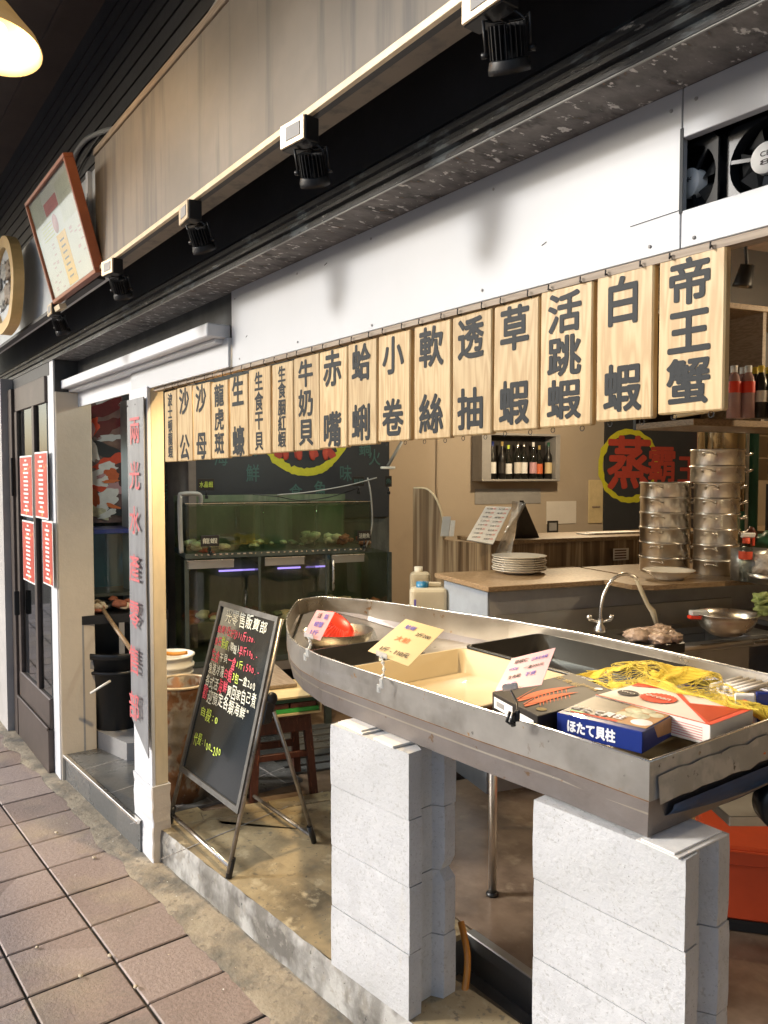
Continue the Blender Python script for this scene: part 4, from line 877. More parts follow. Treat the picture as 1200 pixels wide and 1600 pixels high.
mb = MB(); mb.lathe(p, [(0, .01), (.145, .0), (.15, .01), (.185, .42), (.2, .425), (.2, .455), (.195, .46), (.188, .455), (.14, .03), (0, .025)], 'black_plastic', 40); mb.lathe(p, [(.178, .33), (.192, .335), (.194, .35), (.181, .355)], 'black_plastic', 40); mb.build('body', bn_)
mb = MB(); mb.tube([PD(142, 1083, 4.35), PD(172, 1064, 4.3)], .007, 'white_plastic', 8); tag(mb.build('stick'), 'short white stick resting against the black tub', 'stick')
mb = MB(); mb.prism([Vector(q_) for q_ in ((-4.60, 1.27, .15), (-4.30, 1.34, .15), (-4.22, 1.48, .15), (-4.4, 1.55, .15), (-5.2, 1.75, .15), (-5.2, 1.27, .15))][::-1], (0, 0, .10), 'concrete_c'); tag(mb.build('ledge'), 'low stained concrete ledge under the black tub', 'ledge')

# ------------------------------------------------------------------ drum, bucket behind the easel
p = PZ(292, 1252, .15)+RV*.0; p = Vector((p.x-.10, p.y+.02, .15))
rad = 44/F*3.75
dm = thing('metal_drum', p, 'rust stained open metal drum behind the chalkboard', 'drum')
mb = MB(); pr = [(0, .0), (rad, .0)]
for k in range(7):
    z = .06+k*.08; pr += [(rad, z-.012), (rad+.004, z), (rad, z+.012)]
mb.lathe(p, pr+[(rad, .56), (rad-.006, .56), (rad-.006, .02), (0, .02)], 'rust_drum', 40); mb.build('body', dm)
mb = MB(); mb.tube([p+Vector((rad*math.cos(a*math.pi/20), rad*math.sin(a*math.pi/20), .562)) for a in range(40)], .007, 'brass_strip', 8, closed=True); mb.build('rim', dm)
p = PD(266, 1075, 4.1); p.z = .50; 
bk = thing('bucket', Vector((p.x, p.y, .50)), 'white plastic bucket with orange handle on a crate behind the metal drum', 'bucket')
mb = MB(); mb.lathe(p, [(0, 0), (.095, 0), (.115, .2), (.12, .2), (.12, .21), (.113, .212), (.12, .235), (.125, .235), (.125, .25), (.114, .255), (.12, .29), (.128, .292), (.128, .30), (.117, .30), (.09, .02), (0, .02)], 'white_plastic', 36); mb.build('body', bk)
mb = MB(); mb.tube(smooth([p+Vector((-.11, 0, .30)), p+Vector((-.05, -.08, .30)), p+Vector((.02, -.05, .315)), p+Vector((.06, 0, .31)), p+Vector((.11, .05, .32))]), .010, 'hose', 10); mb.build('handle', bk)
mb = MB(); mb.rb(-.3, .05, -.32, -.02, .135, .495, 'tank_frame', .006); tag(mb.build('crate'), 'dark crate under the white bucket', 'crate')

# stool with games box / wooden case on it
a0 = W(.16, -1.0, .135)
def stool():
    r = thing('wooden_stool', W(.31, -.86, .135), 'reddish brown wooden stool behind the chalkboard', 'stool')
    h = .40
    mb = MB(); mb.rb(.16, .46, -1.01, -.71, .135+h, .135+h+.03, 'stool_wood', .004); mb.build('seat', r)
    for (u, v) in ((0, 0), (1, 0), (0, 1), (1, 1)):
        uu, vv = .175+.25*u, -.995+.25*v; du, dv = (-.03 if u == 0 else .03), (-.03 if v == 0 else .03)
        P = W(uu+du, vv+dv, .135); mb = MB(); mb.box(P, RU*.038, RV*.038, (W(uu, vv, .135+h)-P), 'stool_wood', .002); mb.build('leg', r)
    for k, z in enumerate((.2, .25)):
        mb = MB(); mb.rb(.18, .44, -1.005, -.985, .135+z-.07*k+.0, .135+z+.03-.07*k, 'stool_wood', .002) if k == 0 else mb.rb(.18, .44, -.74, -.72, .30, .335, 'stool_wood', .002); mb.build('rail', r)
    mb = MB(); mb.rb(.165, .455, -1.0, -.985, .135+h-.07, .135+h-.001, 'stool_wood', .002); mb.build('apron', r)
    return r
stool()
cs = thing('display_case', W(.33, -.9, .566), 'shallow wooden case with green and red labels on the stool', 'case')
mb = MB(); mb.rb(.12, .50, -1.06, -.74, .566, .576, 'pale_wood', .001); mb.rb(.12, .50, -1.06, -.74, .648, .658, 'pale_wood', .001); mb.rb(.12, .13, -1.06, -.74, .5765, .6475, 'pale_wood'); mb.rb(.49, .50, -1.06, -.74, .5765, .6475, 'pale_wood'); mb.rb(.131, .489, -.76, -.745, .5765, .6475, 'pale_wood'); mb.build('frame', cs)
M['lab_green'] = mat('lab_green', (.05, .42, .08), .4, var=.1); M['lab_dgreen'] = mat('lab_dgreen', (.02, .09, .05), .4)
mb = MB(); mb.rb(.132, .488, -1.05, -1.04, .578, .598, 'lab_green'); mb.rb(.132, .488, -1.045, -1.035, .6255, .646, 'lab_dgreen'); mb.rb(.20, .335, -1.048, -1.037, .600, .623, 'stool_wood'); mb.rb(.345, .475, -1.048, -1.037, .600, .623, 'stool_wood'); mb.build('labels', cs)
mb = MB(); mb.rb(.1, .42, -.9, -.35, .66, .68, 'wood_dull', .003); tag(mb.build('board'), 'loose grey wooden board lying on the display case', 'board')
# slats of the wall/floor behind, dark drain covers
mb = MB()
for k in range(7): mb.rb(-.1, 1.6, -.72+k*.11, -.64+k*.11, .1351, .1475, 'dark_tile', .002)
tag(mb.build('floor_slats'), 'grey slatted drain boards on the floor under the tanks', 'drain board')

# ------------------------------------------------------------------ A-frame chalkboard
FL = PZ(265, 1287, .15); FR = PZ(357, 1372, .15); TLc = PZ(350, 938, 1.15); TRc = PZ(441, 963, 1.15)
ez = thing('chalkboard_easel', (FL+FR)/2, 'black chalkboard easel with handwritten seafood prices on the kerb', 'sign board')
for A, B in ((FL, TLc), (FR, TRc)):
    mb = MB(); mb.tube([A+UZ*.02, A.lerp(B, .99)], .0095, 'pole_metal', 12); mb.tube([A, A.lerp(B, .075)], .013, 'black_plastic', 12); mb.build('leg', ez)
mb = MB(); mb.tube([FL.lerp(TLc, .04), FR.lerp(TRc, .04)], .0095, 'steel', 12); mb.build('cross_bar', ez)
b0, b1 = .235, .995
A0 = FL.lerp(TLc, b0); A1 = FR.lerp(TRc, b0); B0 = FL.lerp(TLc, b1); B1 = FR.lerp(TRc, b1)
nr = (A1-A0).cross(B0-A0).normalized()
if nr.y > 0: nr = -nr
fwv = .018
def P4(a, b, off=0): return A0.lerp(A1, a).lerp(B0.lerp(B1, a), b)+nr*off
mb = MB()
def quadbox(c0, c1, c2, c3, th, m):
    P = [Vector(c) for c in (c0, c1, c2, c3)]; P += [p_+nr*th for p_ in P]
    mb.faces(P, [(3, 2, 1, 0), (4, 5, 6, 7), (0, 1, 5, 4), (1, 2, 6, 5), (2, 3, 7, 6), (3, 0, 4, 7)], m)
e_ = .035; ev = .028
for q in (((0, 0), (1, 0), (1, ev), (0, ev)), ((0, 1-ev), (1, 1-ev), (1, 1), (0, 1)), ((0, ev), (e_, ev), (e_, 1-ev), (0, 1-ev)), ((1-e_, ev), (1, ev), (1, 1-ev), (1-e_, 1-ev))):
    quadbox(*[P4(a, b, .004) for a, b in q], .016, 'easel_frame')
mb.build('frame', ez)
mb = MB(); quadbox(P4(e_, ev, .007), P4(1-e_, ev, .007), P4(1-e_, 1-ev, .007), P4(e_, 1-ev, .007), .004, 'chalkboard'); mb.build('board', ez)
mb = MB()
def line(y, segs, x0, x1, h, bold=.003):
    tot = sum(len(s_) * (1 if ord(s_[0]) > 255 else .62) for s_, _ in segs); x = x0
    for s_, m in segs:
        bold = .005
        for ch in s_:
            wch = (1 if ord(ch) > 255 else .62)/tot*(x1-x0)
            c_ = P4(x+wch/2, y+random.uniform(-.008, .008)*(1 if y < .9 else .5), .0125); rt_ = (P4(1, y)-P4(0, y)); up_ = (P4(.5, 1)-P4(.5, 0))
            hh = h*random.uniform(.75, 1.25)*(1 if ord(ch) > 255 else .72); ww = wch*rt_.length*.86
            if ch.strip(): put_text(mb, ch, c_, rt_, up_-rt_*random.uniform(-.05, .35), ww*1.1, hh*1.08, m, bold, em='c', jit=.015, lift=.0005)
            x += wch
cw, cr, cy = 'chalk_white', 'chalk_red', 'chalk_yellow'
line(.925, [('光零售販賣部', cw)], .14, .86, .062, .01)
line(.845, [('蛤蜊(吐好沙)1斤120.', cr)], .06, .90, .040)
line(.765, [('東石', cr), ('鮮蚵', cy), ('(帶殼)', cw), ('半斤100.-', cr)], .06, .88, .046)
line(.690, [('生食', cr), ('干貝', cw), ('一盒', cr), ('1斤', cy), ('1500.-', cr)], .06, .86, .046)
line(.612, [('急速冷凍', cw), ('白蝦', cr), ('3包', cy), ('一盒200', cw)], .06, .92, .046)
line(.540, [('各式活', cw), ('海鮮', cr), ('買回家自己煮', cw)], .06, .92, .052)
line(.465, [('歡', cr), ('迎預定各類海鮮"', cw)], .06, .90, .052)
line(.36, [('自殺:0', cy)], .10, .50, .052, .006)
line(.21, [('代殺:100~200', cy)], .10, .78, .052, .004)
mb.build('lettering', ez)
HR = FR.lerp(TRc, .62); HL = FL.lerp(TLc, .62)
BRf = PZ(491, 1316, .15); BLf = BRf+(FL-FR)
for H_, B_ in ((HR, BRf), (HL, BLf)):
    mb = MB(); H2 = H_+Vector((.01, .045, .0)); mb.tube([H2, B_+UZ*.02], .009, 'pole_metal', 12); mb.tube([H2.lerp(B_, .87), B_], .0125, 'black_plastic', 12); mb.build('leg', ez)
mb = MB(); mb.tube([HR.lerp(BRf, .95)+UZ*.0, HL.lerp(BLf, .95)], .009, 'pole_metal', 12); mb.build('cross_bar', ez)
for H_ in (HR, HL):
    mb = MB(); d = (TRc-FR).normalized(); P_ = H_+Vector((.0, .02, 0)); mb.box(P_-d*.05-AX*.012-AY*.02, AX*.024, Vector((0, .05, 0)), d*.10, 'black_plastic', .008); mb.blob(P_+d*.05+AY*.01, .026, 'black_plastic', 3, 0, 0, (.7, 1, 1.1)); mb.build('hinge', ez)

# ------------------------------------------------------------------ boat shaped steel stand on two block pillars
ZR, ZB = 1.12, .948
near = [(-1.003, 1.425), (-1.25, 1.415), (-1.52, 1.392), (-1.80, 1.378), (-2.08, 1.366), (-2.26, 1.362), (-2.44, 1.385), (-2.58, 1.425), (-2.72, 1.488), (-2.85, 1.555), (-2.98, 1.63), (-3.12, 1.725), (-3.24, 1.81), (-3.34, 1.885)]
bow = [(-3.372, 1.96), (-3.375, 2.05)]
far = [(-3.14, 2.175), (-2.90, 2.235), (-2.65, 2.285), (-2.35, 2.35), (-2.0, 2.385), (-1.6, 2.375), (-1.003, 2.34)]
loop = near+bow+far
cx, cyb = -2.0, 1.89
def sheer(x): return 0.0+.0*max(0, -x-2.6)
def zbot(x): t = max(0, (-x-2.15)/1.2); return ZB+.105*t**1.7
hull = thing('boat_counter', (-2.1, 1.88, .93), 'dented stainless steel boat shaped display counter on two white block pillars', 'display counter')
zm = lambda x: ZR-.088+.02*max(0, -x-2.4)
mb = MB(); n = len(loop)
def inset(i, d):
    a, b, c_ = Vector(loop[i-1]), Vector(loop[i]), Vector(loop[(i+1) % n]); t = ((c_-b).normalized()+(b-a).normalized()).normalized()
    return b+Vector((t.y, -t.x))*d
def sub(lp, k=4):
    return lp
def hull_band(zf0, zf1, d0, d1, m, th=.003, rng=None, off=0):
    # outer and inner skin between two heights
    P = []
    for i in range(n):
        q0, q1 = inset(i, d0), inset(i, d1); x = loop[i][0]
        P += [Vector((q0.x, q0.y, zf0(x))), Vector((q1.x, q1.y, zf1(x)))]
    for i in range(n):
        q0, q1 = inset(i, d0+th), inset(i, d1+th); x = loop[i][0]
        P += [Vector((q0.x, q0.y, zf0(x))), Vector((q1.x, q1.y, zf1(x)))]
    fs = []
    for i in range(n):
        j = (i+1) % n
        if rng and not rng(i): continue
        fs += [(2*i, 2*j, 2*j+1, 2*i+1), (2*n+2*j, 2*n+2*i, 2*n+2*i+1, 2*n+2*j+1), (2*i+1, 2*j+1, 2*n+2*j+1, 2*n+2*i+1), (2*j, 2*i, 2*n+2*i, 2*n+2*j)]
    return P, fs
# orientation: loop runs along the near side towards the bow, then back, i.e. clockwise seen from above
isT = lambda i: i == n-1
sg_ = -1 if Vector((inset(3, 1.0).x-loop[3][0], inset(3, 1.0).y-loop[3][1])).y < 0 else 1
P, fs = hull_band(zm, lambda x: ZR, .0, -.0*sg_, 'hull', sg_*.003, lambda i: not isT(i)); mb.faces(P, fs, 'hull')
mb.build('upper_side', hull)
mb = MB(); P, fs = hull_band(zbot, lambda x: zm(x)-.0005, sg_*.012, sg_*.001, 'hull_skirt', sg_*.003, lambda i: not isT(i)); mb.faces(P, fs, 'hull_skirt')
# butt straps on the skirt
mb.build('lower_side', hull)
M['rust'] = mat('rust', (.16, .085, .04), .8, var=.5, scale=40)
mb = MB(); P, fs = hull_band(lambda x: zm(x)-.0022+.0018*noise.noise(Vector((x*20, 0, 0))), lambda x: zm(x)+.0006, -sg_*.0006, -sg_*.0006, 'rust', sg_*.0004, lambda i: not isT(i)); mb.faces(P, fs, 'rust')
for bx0 in (-2.56, -2.02, -1.45):
    mb.box((bx0, 1.355 if bx0 < -1.8 else 1.378, .97), (.003, 0, 0), (0, .012, 0), (0, 0, .05), 'rust') if False else None
mb.build('seam', hull)
mb = MB(); P, fs = hull_band(lambda x: 1.03, lambda x: ZR, 0, 0, 'transom', sg_*.003, isT); mb.faces(P, fs, 'transom')
P, fs = hull_band(lambda x: ZB+.0, lambda x: 1.0295, sg_*.010, sg_*.001, 'hull_skirt', sg_*.003, isT); mb.faces(P, fs, 'hull_skirt')
# loose flap of sheet along the transom
fl = [Vector((-.998, 1.45+.04*k, 1.028-.010*abs(noise.noise(Vector((k*1.3, 0, 0))))-.006*(k % 3 == 0))) for k in range(22)]
pts = [p_+Vector((0, 0, .06)) for p_ in fl]+[p_+Vector((.006+.006*noise.noise(Vector((k*.9, 2, 0))), 0, 0)) for k, p_ in enumerate(fl)]
mb.faces(pts, [(k, k+1, 22+k+1, 22+k) for k in range(21)], 'transom', True)
mb.build('transom', hull)
mb = MB(); rimp = [Vector((x, y, ZR)) for x, y in loop]; mb.tube(rimp, .003, 'edge_steel', 6, closed=True); mb.build('rim', hull)
mb = MB(); P, fs = hull_band(lambda x: 1.0, lambda x: ZR-.006, sg_*.0045, sg_*.0045, 'hull_in', sg_*.0015); mb.faces(P, fs, 'hull_in'); mb.build('lining', hull)
mb = MB(); q = [inset(i, sg_*.006) for i in range(n)]; vs, ff = mb.faces([Vector((p_.x, p_.y, .995)) for p_ in q], [tuple(range(n))], 'hull_in'); mb.build('deck', hull)
mb = MB(); q = [inset(i, sg_*.03) for i in range(n)]; mb.faces([Vector((p_.x, p_.y, zbot(p_.x)+.004)) for p_ in q], [tuple(range(n-1, -1, -1))], 'hull_skirt'); mb.build('bottom', hull)
mb = MB()   # blue painted belly showing below the transom
for_k = 14; pts = []
for k in range(for_k+1):
    y = 1.49+(2.28-1.49)*k/for_k; s_ = math.sin(math.pi*k/for_k)
    for j in range(7):
        t = j/6; pts.append(Vector((-.985-.10*t**2, y, 1.015-.07*t-.055*s_*t-.0)))
mb.faces(pts, [(k*7+j, (k+1)*7+j, (k+1)*7+j+1, k*7+j+1) for k in range(for_k) for j in range(6)], 'blue_hull', True)
mb.build('blue_belly', hull)

def pillar(p0, p1, dy, n, label, broken=False):
    p0, p1 = Vector((*p0, .148)), Vector((*p1, .148)); a = p1-p0; an = a.normalized(); b = Vector((-an.y, an.x, 0))
    r = thing('block_pillar', (p0+p1)/2+b*dy/2, label, 'pillar', 'white block pillars')
    L = a.length; hgt = .1975
    for k in range(n):
        z = k*hgt; dx = random.uniform(-.0025, .0025); dyy = random.uniform(-.0015, .0015)
        # H-shaped block outline, hollow groove in the right end
        g0, g1, gd = dy*.26, dy*.74, .035
        out = [(0, 0), (L*.25, 0), (L*.5, 0), (L*.75, 0), (L, 0), (L, g0), (L-gd, g0+.018), (L-gd, g1-.018), (L, g1), (L, dy), (L*.66, dy), (L*.33, dy), (0, dy), (0, g1), (gd, g1-.018), (gd, g0+.018), (0, g0)]
        if broken and k in (1, 2): out[9] = (L-.004, dy-.002)
        poly = [p0+an*(x+dx)+b*(y+dyy)+UZ*(z+.0012) for x, y in out]
        mb = MB(); m_ = len(poly); lv = 6; hh = hgt-.0022
        pts = []
        for l in range(lv+1):
            for i, p_ in enumerate(poly):
                w_ = .0008*noise.noise(Vector((p_.x*31, p_.y*31, (z+l*.033)*31)))
                chip = (.0016 if l in (0, lv) else 0)*(1+noise.noise(Vector((p_.x*50, k, l)))*.9)
                c_ = p0+an*L/2+b*dy/2; d = (Vector((c_.x, c_.y, 0))-Vector((p_.x, p_.y, 0))).normalized()
                if broken and k == 2 and l == 0 and i in (8, 9): chip += .012
                if broken and k == 1 and l == lv and i in (8, 9): chip += .020
                pts.append(p_+UZ*(hh*l/lv)+d*(w_+chip))
        fs = [(l*m_+i, l*m_+(i+1) % m_, (l+1)*m_+(i+1) % m_, (l+1)*m_+i) for l in range(lv) for i in range(m_)]
        fs += [tuple(range(m_-1, -1, -1)), tuple(lv*m_+i for i in range(m_))]
        mb.faces(pts, fs, 'block'); mb.build('block', r)
    return r
pillar((-2.098, 1.303), (-1.738, 1.343), .20, 4, 'left white concrete block pillar under the boat, its right corner broken', True)
pillar((-1.312, 1.398), (-.914, 1.428), .19, 4, 'right white concrete block pillar under the boat transom')
def shim(x0, x1, y0, y1, z0, cols, label):
    mb = MB(); z = z0
    for k, (m, t_) in enumerate(cols): mb.bx(x0+.01*k, x1-.012*k, y0+.004*k, y1, z, z+t_, m, .0008); z += t_+.0002
    tag(mb.build('packing_boards'), label, 'packing', 'packing boards on the pillars')
shim(-2.09, -1.95, 1.325, 1.50, .9375, [('ply', .006), ('ply', .005)], 'thin white packing boards on top of the left pillar')
shim(-1.03, -.925, 1.418, 1.60, .9375, [('ply', .0035), ('print_white', .004)], 'thin white packing boards on top of the right pillar')
mb = MB(); mb.bx(-1.90, -1.80, 1.33, 1.5, .9375, .945, 'ply', .0008); tag(mb.build('packing_boards'), 'small white packing strip at the middle of the left pillar top', 'packing', 'packing boards on the pillars')
# support leg of the boat and hoses
mb = MB(); lp_ = PD(770, 1300, 2.95); q = Vector((lp_.x, lp_.y, .143)); mb.tube([q, q+UZ*.80], .016, 'steel', 14); mb.lathe(q, [(0, 0), (.024, 0), (.024, .01), (.017, .015)], 'black_plastic', 14); mb.build('leg', hull)
mb = MB(); mb.tube(smooth([(-2.16, 1.75, .17), (-2.20, 1.6, .28), (-2.17, 1.50, .36), (-2.10, 1.58, .3), (-2.05, 1.7, .165)]), .009, 'hose', 10); tag(mb.build('hose'), 'orange hose looping out behind the left block pillar', 'hose')
mb = MB(); mb.tube(smooth([PD(720, 1440, 2.5), PD(730, 1490, 2.45), PD(728, 1535, 2.42), PD(722, 1562, 2.40)]), .011, 'hose', 10); tag(mb.build('hose'), 'short orange brown hose hanging at the right foot of the left pillar', 'hose')

# ------------------------------------------------------------------ things in the boat
def tub(name, x0, x1, y0, y1, z1, dep, m, label, cat, taper=.02, lip=.008, yaw=0):
    cx_, cy_ = (x0+x1)/2, (y0+y1)/2; mb = MB(); r_ = .035; N = 6
    rm = Matrix.Rotation(yaw, 3, 'Z')
    def ringp(ins, z, rr):
        pts = []
        for (sx_, sy_, a0_) in ((1, 1, 0), (-1, 1, 90), (-1, -1, 180), (1, -1, 270)):
            for k in range(N+1):
                a = R(a0_+90*k/N); X_ = sx_*((x1-x0)/2-ins-rr)+rr*math.cos(a); Y_ = sy_*((y1-y0)/2-ins-rr)+rr*math.sin(a)
                v = rm @ Vector((X_, Y_, 0)); pts.append(Vector((cx_+v.x, cy_+v.y, z)))
        return pts
    R_ = [ringp(taper+.004, z1-dep, r_), ringp(lip+.002, z1-.008, r_), ringp(0, z1-.008, r_), ringp(0, z1, r_), ringp(lip+.004, z1, r_*.8), ringp(taper+.008, z1-dep+.006, r_*.8)]
    m_ = len(R_[0]); pts = [p_ for rr in R_ for p_ in rr]
    fs = [(l*m_+i, l*m_+(i+1) % m_, (l+1)*m_+(i+1) % m_, (l+1)*m_+i) for l in range(5) for i in range(m_)]+[tuple(range(m_-1, -1, -1)), tuple(5*m_+i for i in range(m_))]
    mb.faces(pts, fs, m, True)
    return tag(mb.build(name), label, cat)
tub('plastic_tub', -2.19, -1.59, 1.405, 1.945, 1.086, .085, 'cream_plastic', 'large empty cream plastic tub in the middle of the boat', 'tub', .03)
tub('plastic_tub', -2.20, -1.42, 1.955, 2.375, 1.09, .09, 'tub_black', 'deep black plastic tub against the far side of the boat', 'tub', .02)
tub('plastic_tub', -2.50, -2.20, 1.425, 1.79, 1.082, .08, 'tub_black', 'small black tray between the steel bowl and the cream tub', 'tray', .02)
c = PZ(528, 988, 1.075); c.z = 1.0
mb = MB(); mb.lathe(c, [(0, 0), (.06, 0), (.10, .015), (.138, .055), (.148, .085), (.152, .086), (.147, .084), (.134, .054), (.098, .019), (0, .006)], 'steel', 48); tag(mb.build('steel_bowl'), 'round stainless steel bowl in the bow of the boat', 'bowl')
# red ribbed basket leaning in the bowl
ax = Vector((.35, .25, .9)).normalized(); cc = c+Vector((-.035, .0, .075))
ax = (RT*.55-FW*.35+UZ*.76).normalized()
mb = MB(); pr = [(0, .055), (.05, .053), (.08, .035), (.1, 0), (.104, 0), (.104, -.006), (.097, -.004), (.076, .03), (0, .048)]
mb.lathe(cc, pr, 'red_plastic', 48, ax=ax); a = ax.orthogonal().normalized(); b = ax.cross(a)
for k in range(40):
    t = 2*math.pi*k/40; d = a*math.cos(t)+b*math.sin(t); mb.tube([cc+d*.099+ax*.002, cc+d*.08+ax*.036, cc+d*.05+ax*.054], .0018, 'red_plastic', 5)
tag(mb.build('colander'), 'red ribbed plastic colander lying in the steel bowl', 'colander')
# plastic bag edge on the bowl
mb = MB(); pts = []
for k in range(30):
    t = math.pi*(-.1+1.0*k/29); wv = .01*noise.noise(Vector((k*.7, 0, 0)))
    pts += [c+Vector((math.cos(t)*(.15+wv), math.sin(t)*(.15+wv), .087+.02*abs(noise.noise(Vector((k*.5, 1, 0)))))), c+Vector((math.cos(t)*(.165+wv), math.sin(t)*(.165+wv), .05))]
mb.faces(pts, [(2*k, 2*k+1, 2*k+3, 2*k+2) for k in range(29)], 'clear', True); tag(mb.build('plastic_bag'), 'clear bag film draped over the rim of the steel bowl', 'bag')

def carton(name, o, a, b, h, m, label, top=None):
    r = thing(name, Vector(o)+(Vector(a)+Vector(b))/2, label, 'box')
    mb = MB(); mb.box(o, a, b, UZ*h, m, .0015); mb.build('carton', r); return r
# blue scallop box
o = PZ(870, 1113, 1.135); e1_ = PZ(1004, 1144, 1.135); e2_ = PZ(939, 1092, 1.135)
a = e1_-o; b = Vector((-a.y, a.x, 0)).normalized()*.20; hb = .052; o0 = o-UZ*hb
r = carton('scallop_box', o0, a, b, hb, 'box_blue', 'dark blue scallop carton with white Japanese lettering at the near boat edge')
mb = MB(); an, bn2 = a.normalized(), b.normalized()
put_text(mb, 'ほたて貝柱', o0+a*.42+UZ*hb*.50, a, UZ, a.length*.56, .030, 'white_ink', .045, lift=.0012)
mb.build('front_lettering', r)
top0 = o0+UZ*(hb+.0004)
mb = MB(); mb.box(top0+a*.02+b*.12, a*.96, b*.84, UZ*.0006, 'box_olive'); mb.box(top0+a*.50+b*.14, a*.48, b*.8, UZ*.0009, 'box_tan')
for k, (x, y, rr) in enumerate(((.62, .72, .024), (.74, .8, .02), (.60, .5, .022), (.75, .55, .024), (.88, .7, .018), (.86, .32, .026))): mb.lathe(top0+a*x+b*y, [(0, .0024), (rr*.8, .002), (rr, .001)], 'shell_pale' if k < 5 else 'print_white', 20)
mb.box(top0+a*.10+b*.14, a*.55, b*.045, UZ*.0014, 'print_red'); mb.box(top0+a*.08+b*.16, a*.16, b*.05, UZ*.0018, 'lab_green')
put_text(mb, 'ほたて貝柱', top0+a*.36+b*.32, a, b, a.length*.62, .036, 'white_ink', .05, lift=.0028)
mb.build('top_print', r)
mb = MB(); ed = o0+a+an*.0008; mb.faces([ed+b*.98+UZ*hb, ed+b*.3+UZ*hb, ed+b*.42+UZ*hb*.35, ed+b*.9+UZ*hb*.2], [(0, 1, 2, 3)], 'box_tan'); mb.build('end_flap', r)
# black prawn box
o = PZ(769, 1081, 1.13); f_ = PZ(840, 1119, 1.13); bb = PZ(893, 1052, 1.13)
a = f_-o; b = bb-o; hb = .05; o0 = o-UZ*hb
r = carton('prawn_box', o0, a, b, hb, 'box_black', 'black carton printed with an orange prawn under the pink price card')
mb = MB(); T = o0+UZ*(hb+.0005); an, bn2 = a.normalized(), b.normalized()
def prawn(mb, c_, rt_, up_, L, m):
    pts = []; n_ = 14
    for k in range(n_+1):
        t = k/n_; x = L*(t-.5); y = .12*L*math.cos((t-.5)*2.4)-.1*L; w_ = .085*L*math.sin(math.pi*min(1, t*1.02+.02))**.6*(1-.5*t)
        pts += [c_+rt_*x+up_*(y+w_), c_+rt_*x+up_*(y-w_)]
    mb.faces(pts, [(2*k, 2*k+1, 2*k+3, 2*k+2) for k in range(n_)], m)
    for k in range(9):
        t = .25+.6*k/9; x = L*(t-.5); y = .12*L*math.cos((t-.5)*2.4)-.1*L-.06*L
        mb.faces([c_+rt_*x+up_*y, c_+rt_*(x+.006)+up_*y, c_+rt_*(x-.02)+up_*(y-.03)], [(0, 1, 2)], m)
    for s_ in (1, -1): mb.faces([c_+rt_*(-L*.48)+up_*.0, c_+rt_*(-L*.48)+up_*.004, c_+rt_*(L*.1)+up_*(s_*.2*L+.05*L)], [(0, 1, 2)], m)
prawn(mb, T+a*.42+b*.42+UZ*.001, bn2, -an, .24, 'shrimp'); prawn(mb, T+a*.62+b*.36+UZ*.0014, bn2, -an, .22, 'shrimp')
mb.lathe(T+a*.86+b*.12, [(0, .001), (.014, .001)], 'gold', 20)
put_text(mb, '生食級', T+a*.25+b*.80, a, b, .12, .03, 'gold', .0, lift=.0012); put_text(mb, '海鮮禮盒', T+a*.6+b*.86, a, b, .08, .02, 'gold', .0, lift=.0012); mb.lathe(T+a*.72+b*.9, [(0, .001), (.012, .001)], 'print_white', 20)
mb.build('top_print', r)
mb = MB(); nf = Vector((an.y, -an.x, 0)); q = o0-nf*0; mb.box(o0+a*.06+UZ*.01+nf*.0008, a*.42, nf*.0006, UZ*.03, 'print_white'); mb.box(o0+a*.12+UZ*.018+nf*.0016, a*.18, nf*.0004, UZ*.014, 'concrete_c'); mb.box(o0+a*.55+UZ*.006+nf*.0008, a*.38, nf*.0006, UZ*.028, 'print_white'); mb.build('side_labels', r)
# white and red carton
c0 = PZ(1110, 1134, 1.137); cR = PZ(1177, 1109, 1.137); b = Vector((cR.x-c0.x, cR.y-c0.y, 0)); a = Vector((b.y, -b.x, 0)).normalized()*-.33; hb = .05; o0 = c0-UZ*hb
if a.x > 0: a = -a
r = thing('seafood_carton', c0-UZ*hb, 'white carton with red triangles and round red seal lettered VIVO', 'box')
mb = MB(); mb.box(o0, a, b, UZ*hb, 'box_white', .0015); mb.build('carton', r)
T = o0+UZ*(hb+.0006); mb = MB(); an, bn2 = a.normalized(), b.normalized()
def tri(pts_, m, l=.0008): mb.faces([T+a*x+b*y+UZ*l for x, y in pts_], [tuple(range(len(pts_)))] if True else 0, m)
tri([(.02, .04), (.02, .98), (.40, .62)][::1], 'print_red'); tri([(.0, .0), (.02, .0), (.02, 1), (.0, 1)], 'print_red', .001); tri([(.0, .0), (1, .0), (1, .025), (0, .025)], 'print_red', .001); tri([(0, .0), (.03, 0), (.62, .9), (.58, .93)], 'print_red', .0012)
tri([(.05, .10), (.05, .88), (.40, .58)], 'orange_plastic', .0016); tri([(1, .98), (.75, .98), (.98, .75)], 'print_red', .001)
cs_ = T+a*.62+b*.5+UZ*.0018; n_ = 48
mb.faces([cs_]+[cs_+(an*math.cos(2*math.pi*k/n_)+bn2*math.sin(2*math.pi*k/n_))*(.05 if k % 2 else .045) for k in range(n_)], [(0, 1+k, 1+(k+1) % n_) for k in range(n_)], 'print_red')
put_text(mb, 'ocean', cs_+UZ*.001, -an, bn2, .07, .016, 'box_white', .02, lift=.0012)
mb.lathe(T+a*.86+b*.40+UZ*.001, [(0, .001), (.028, .001)], 'dark_ink', 28); put_text(mb, 'VIVO', T+a*.86+b*.40+UZ*.0022, -an, bn2, .042, .012, 'box_white', .02, lift=.001)
mb.build('top_print', r)
mb = MB(); nf = -bn2
for k in range(6): mb.box(o0+a*.06+UZ*(.008+k*.0062)+nf*.0008, a*random.uniform(.55, .75), nf*.0004, UZ*.0016, 'sign_red')
mb.build('side_print', r)
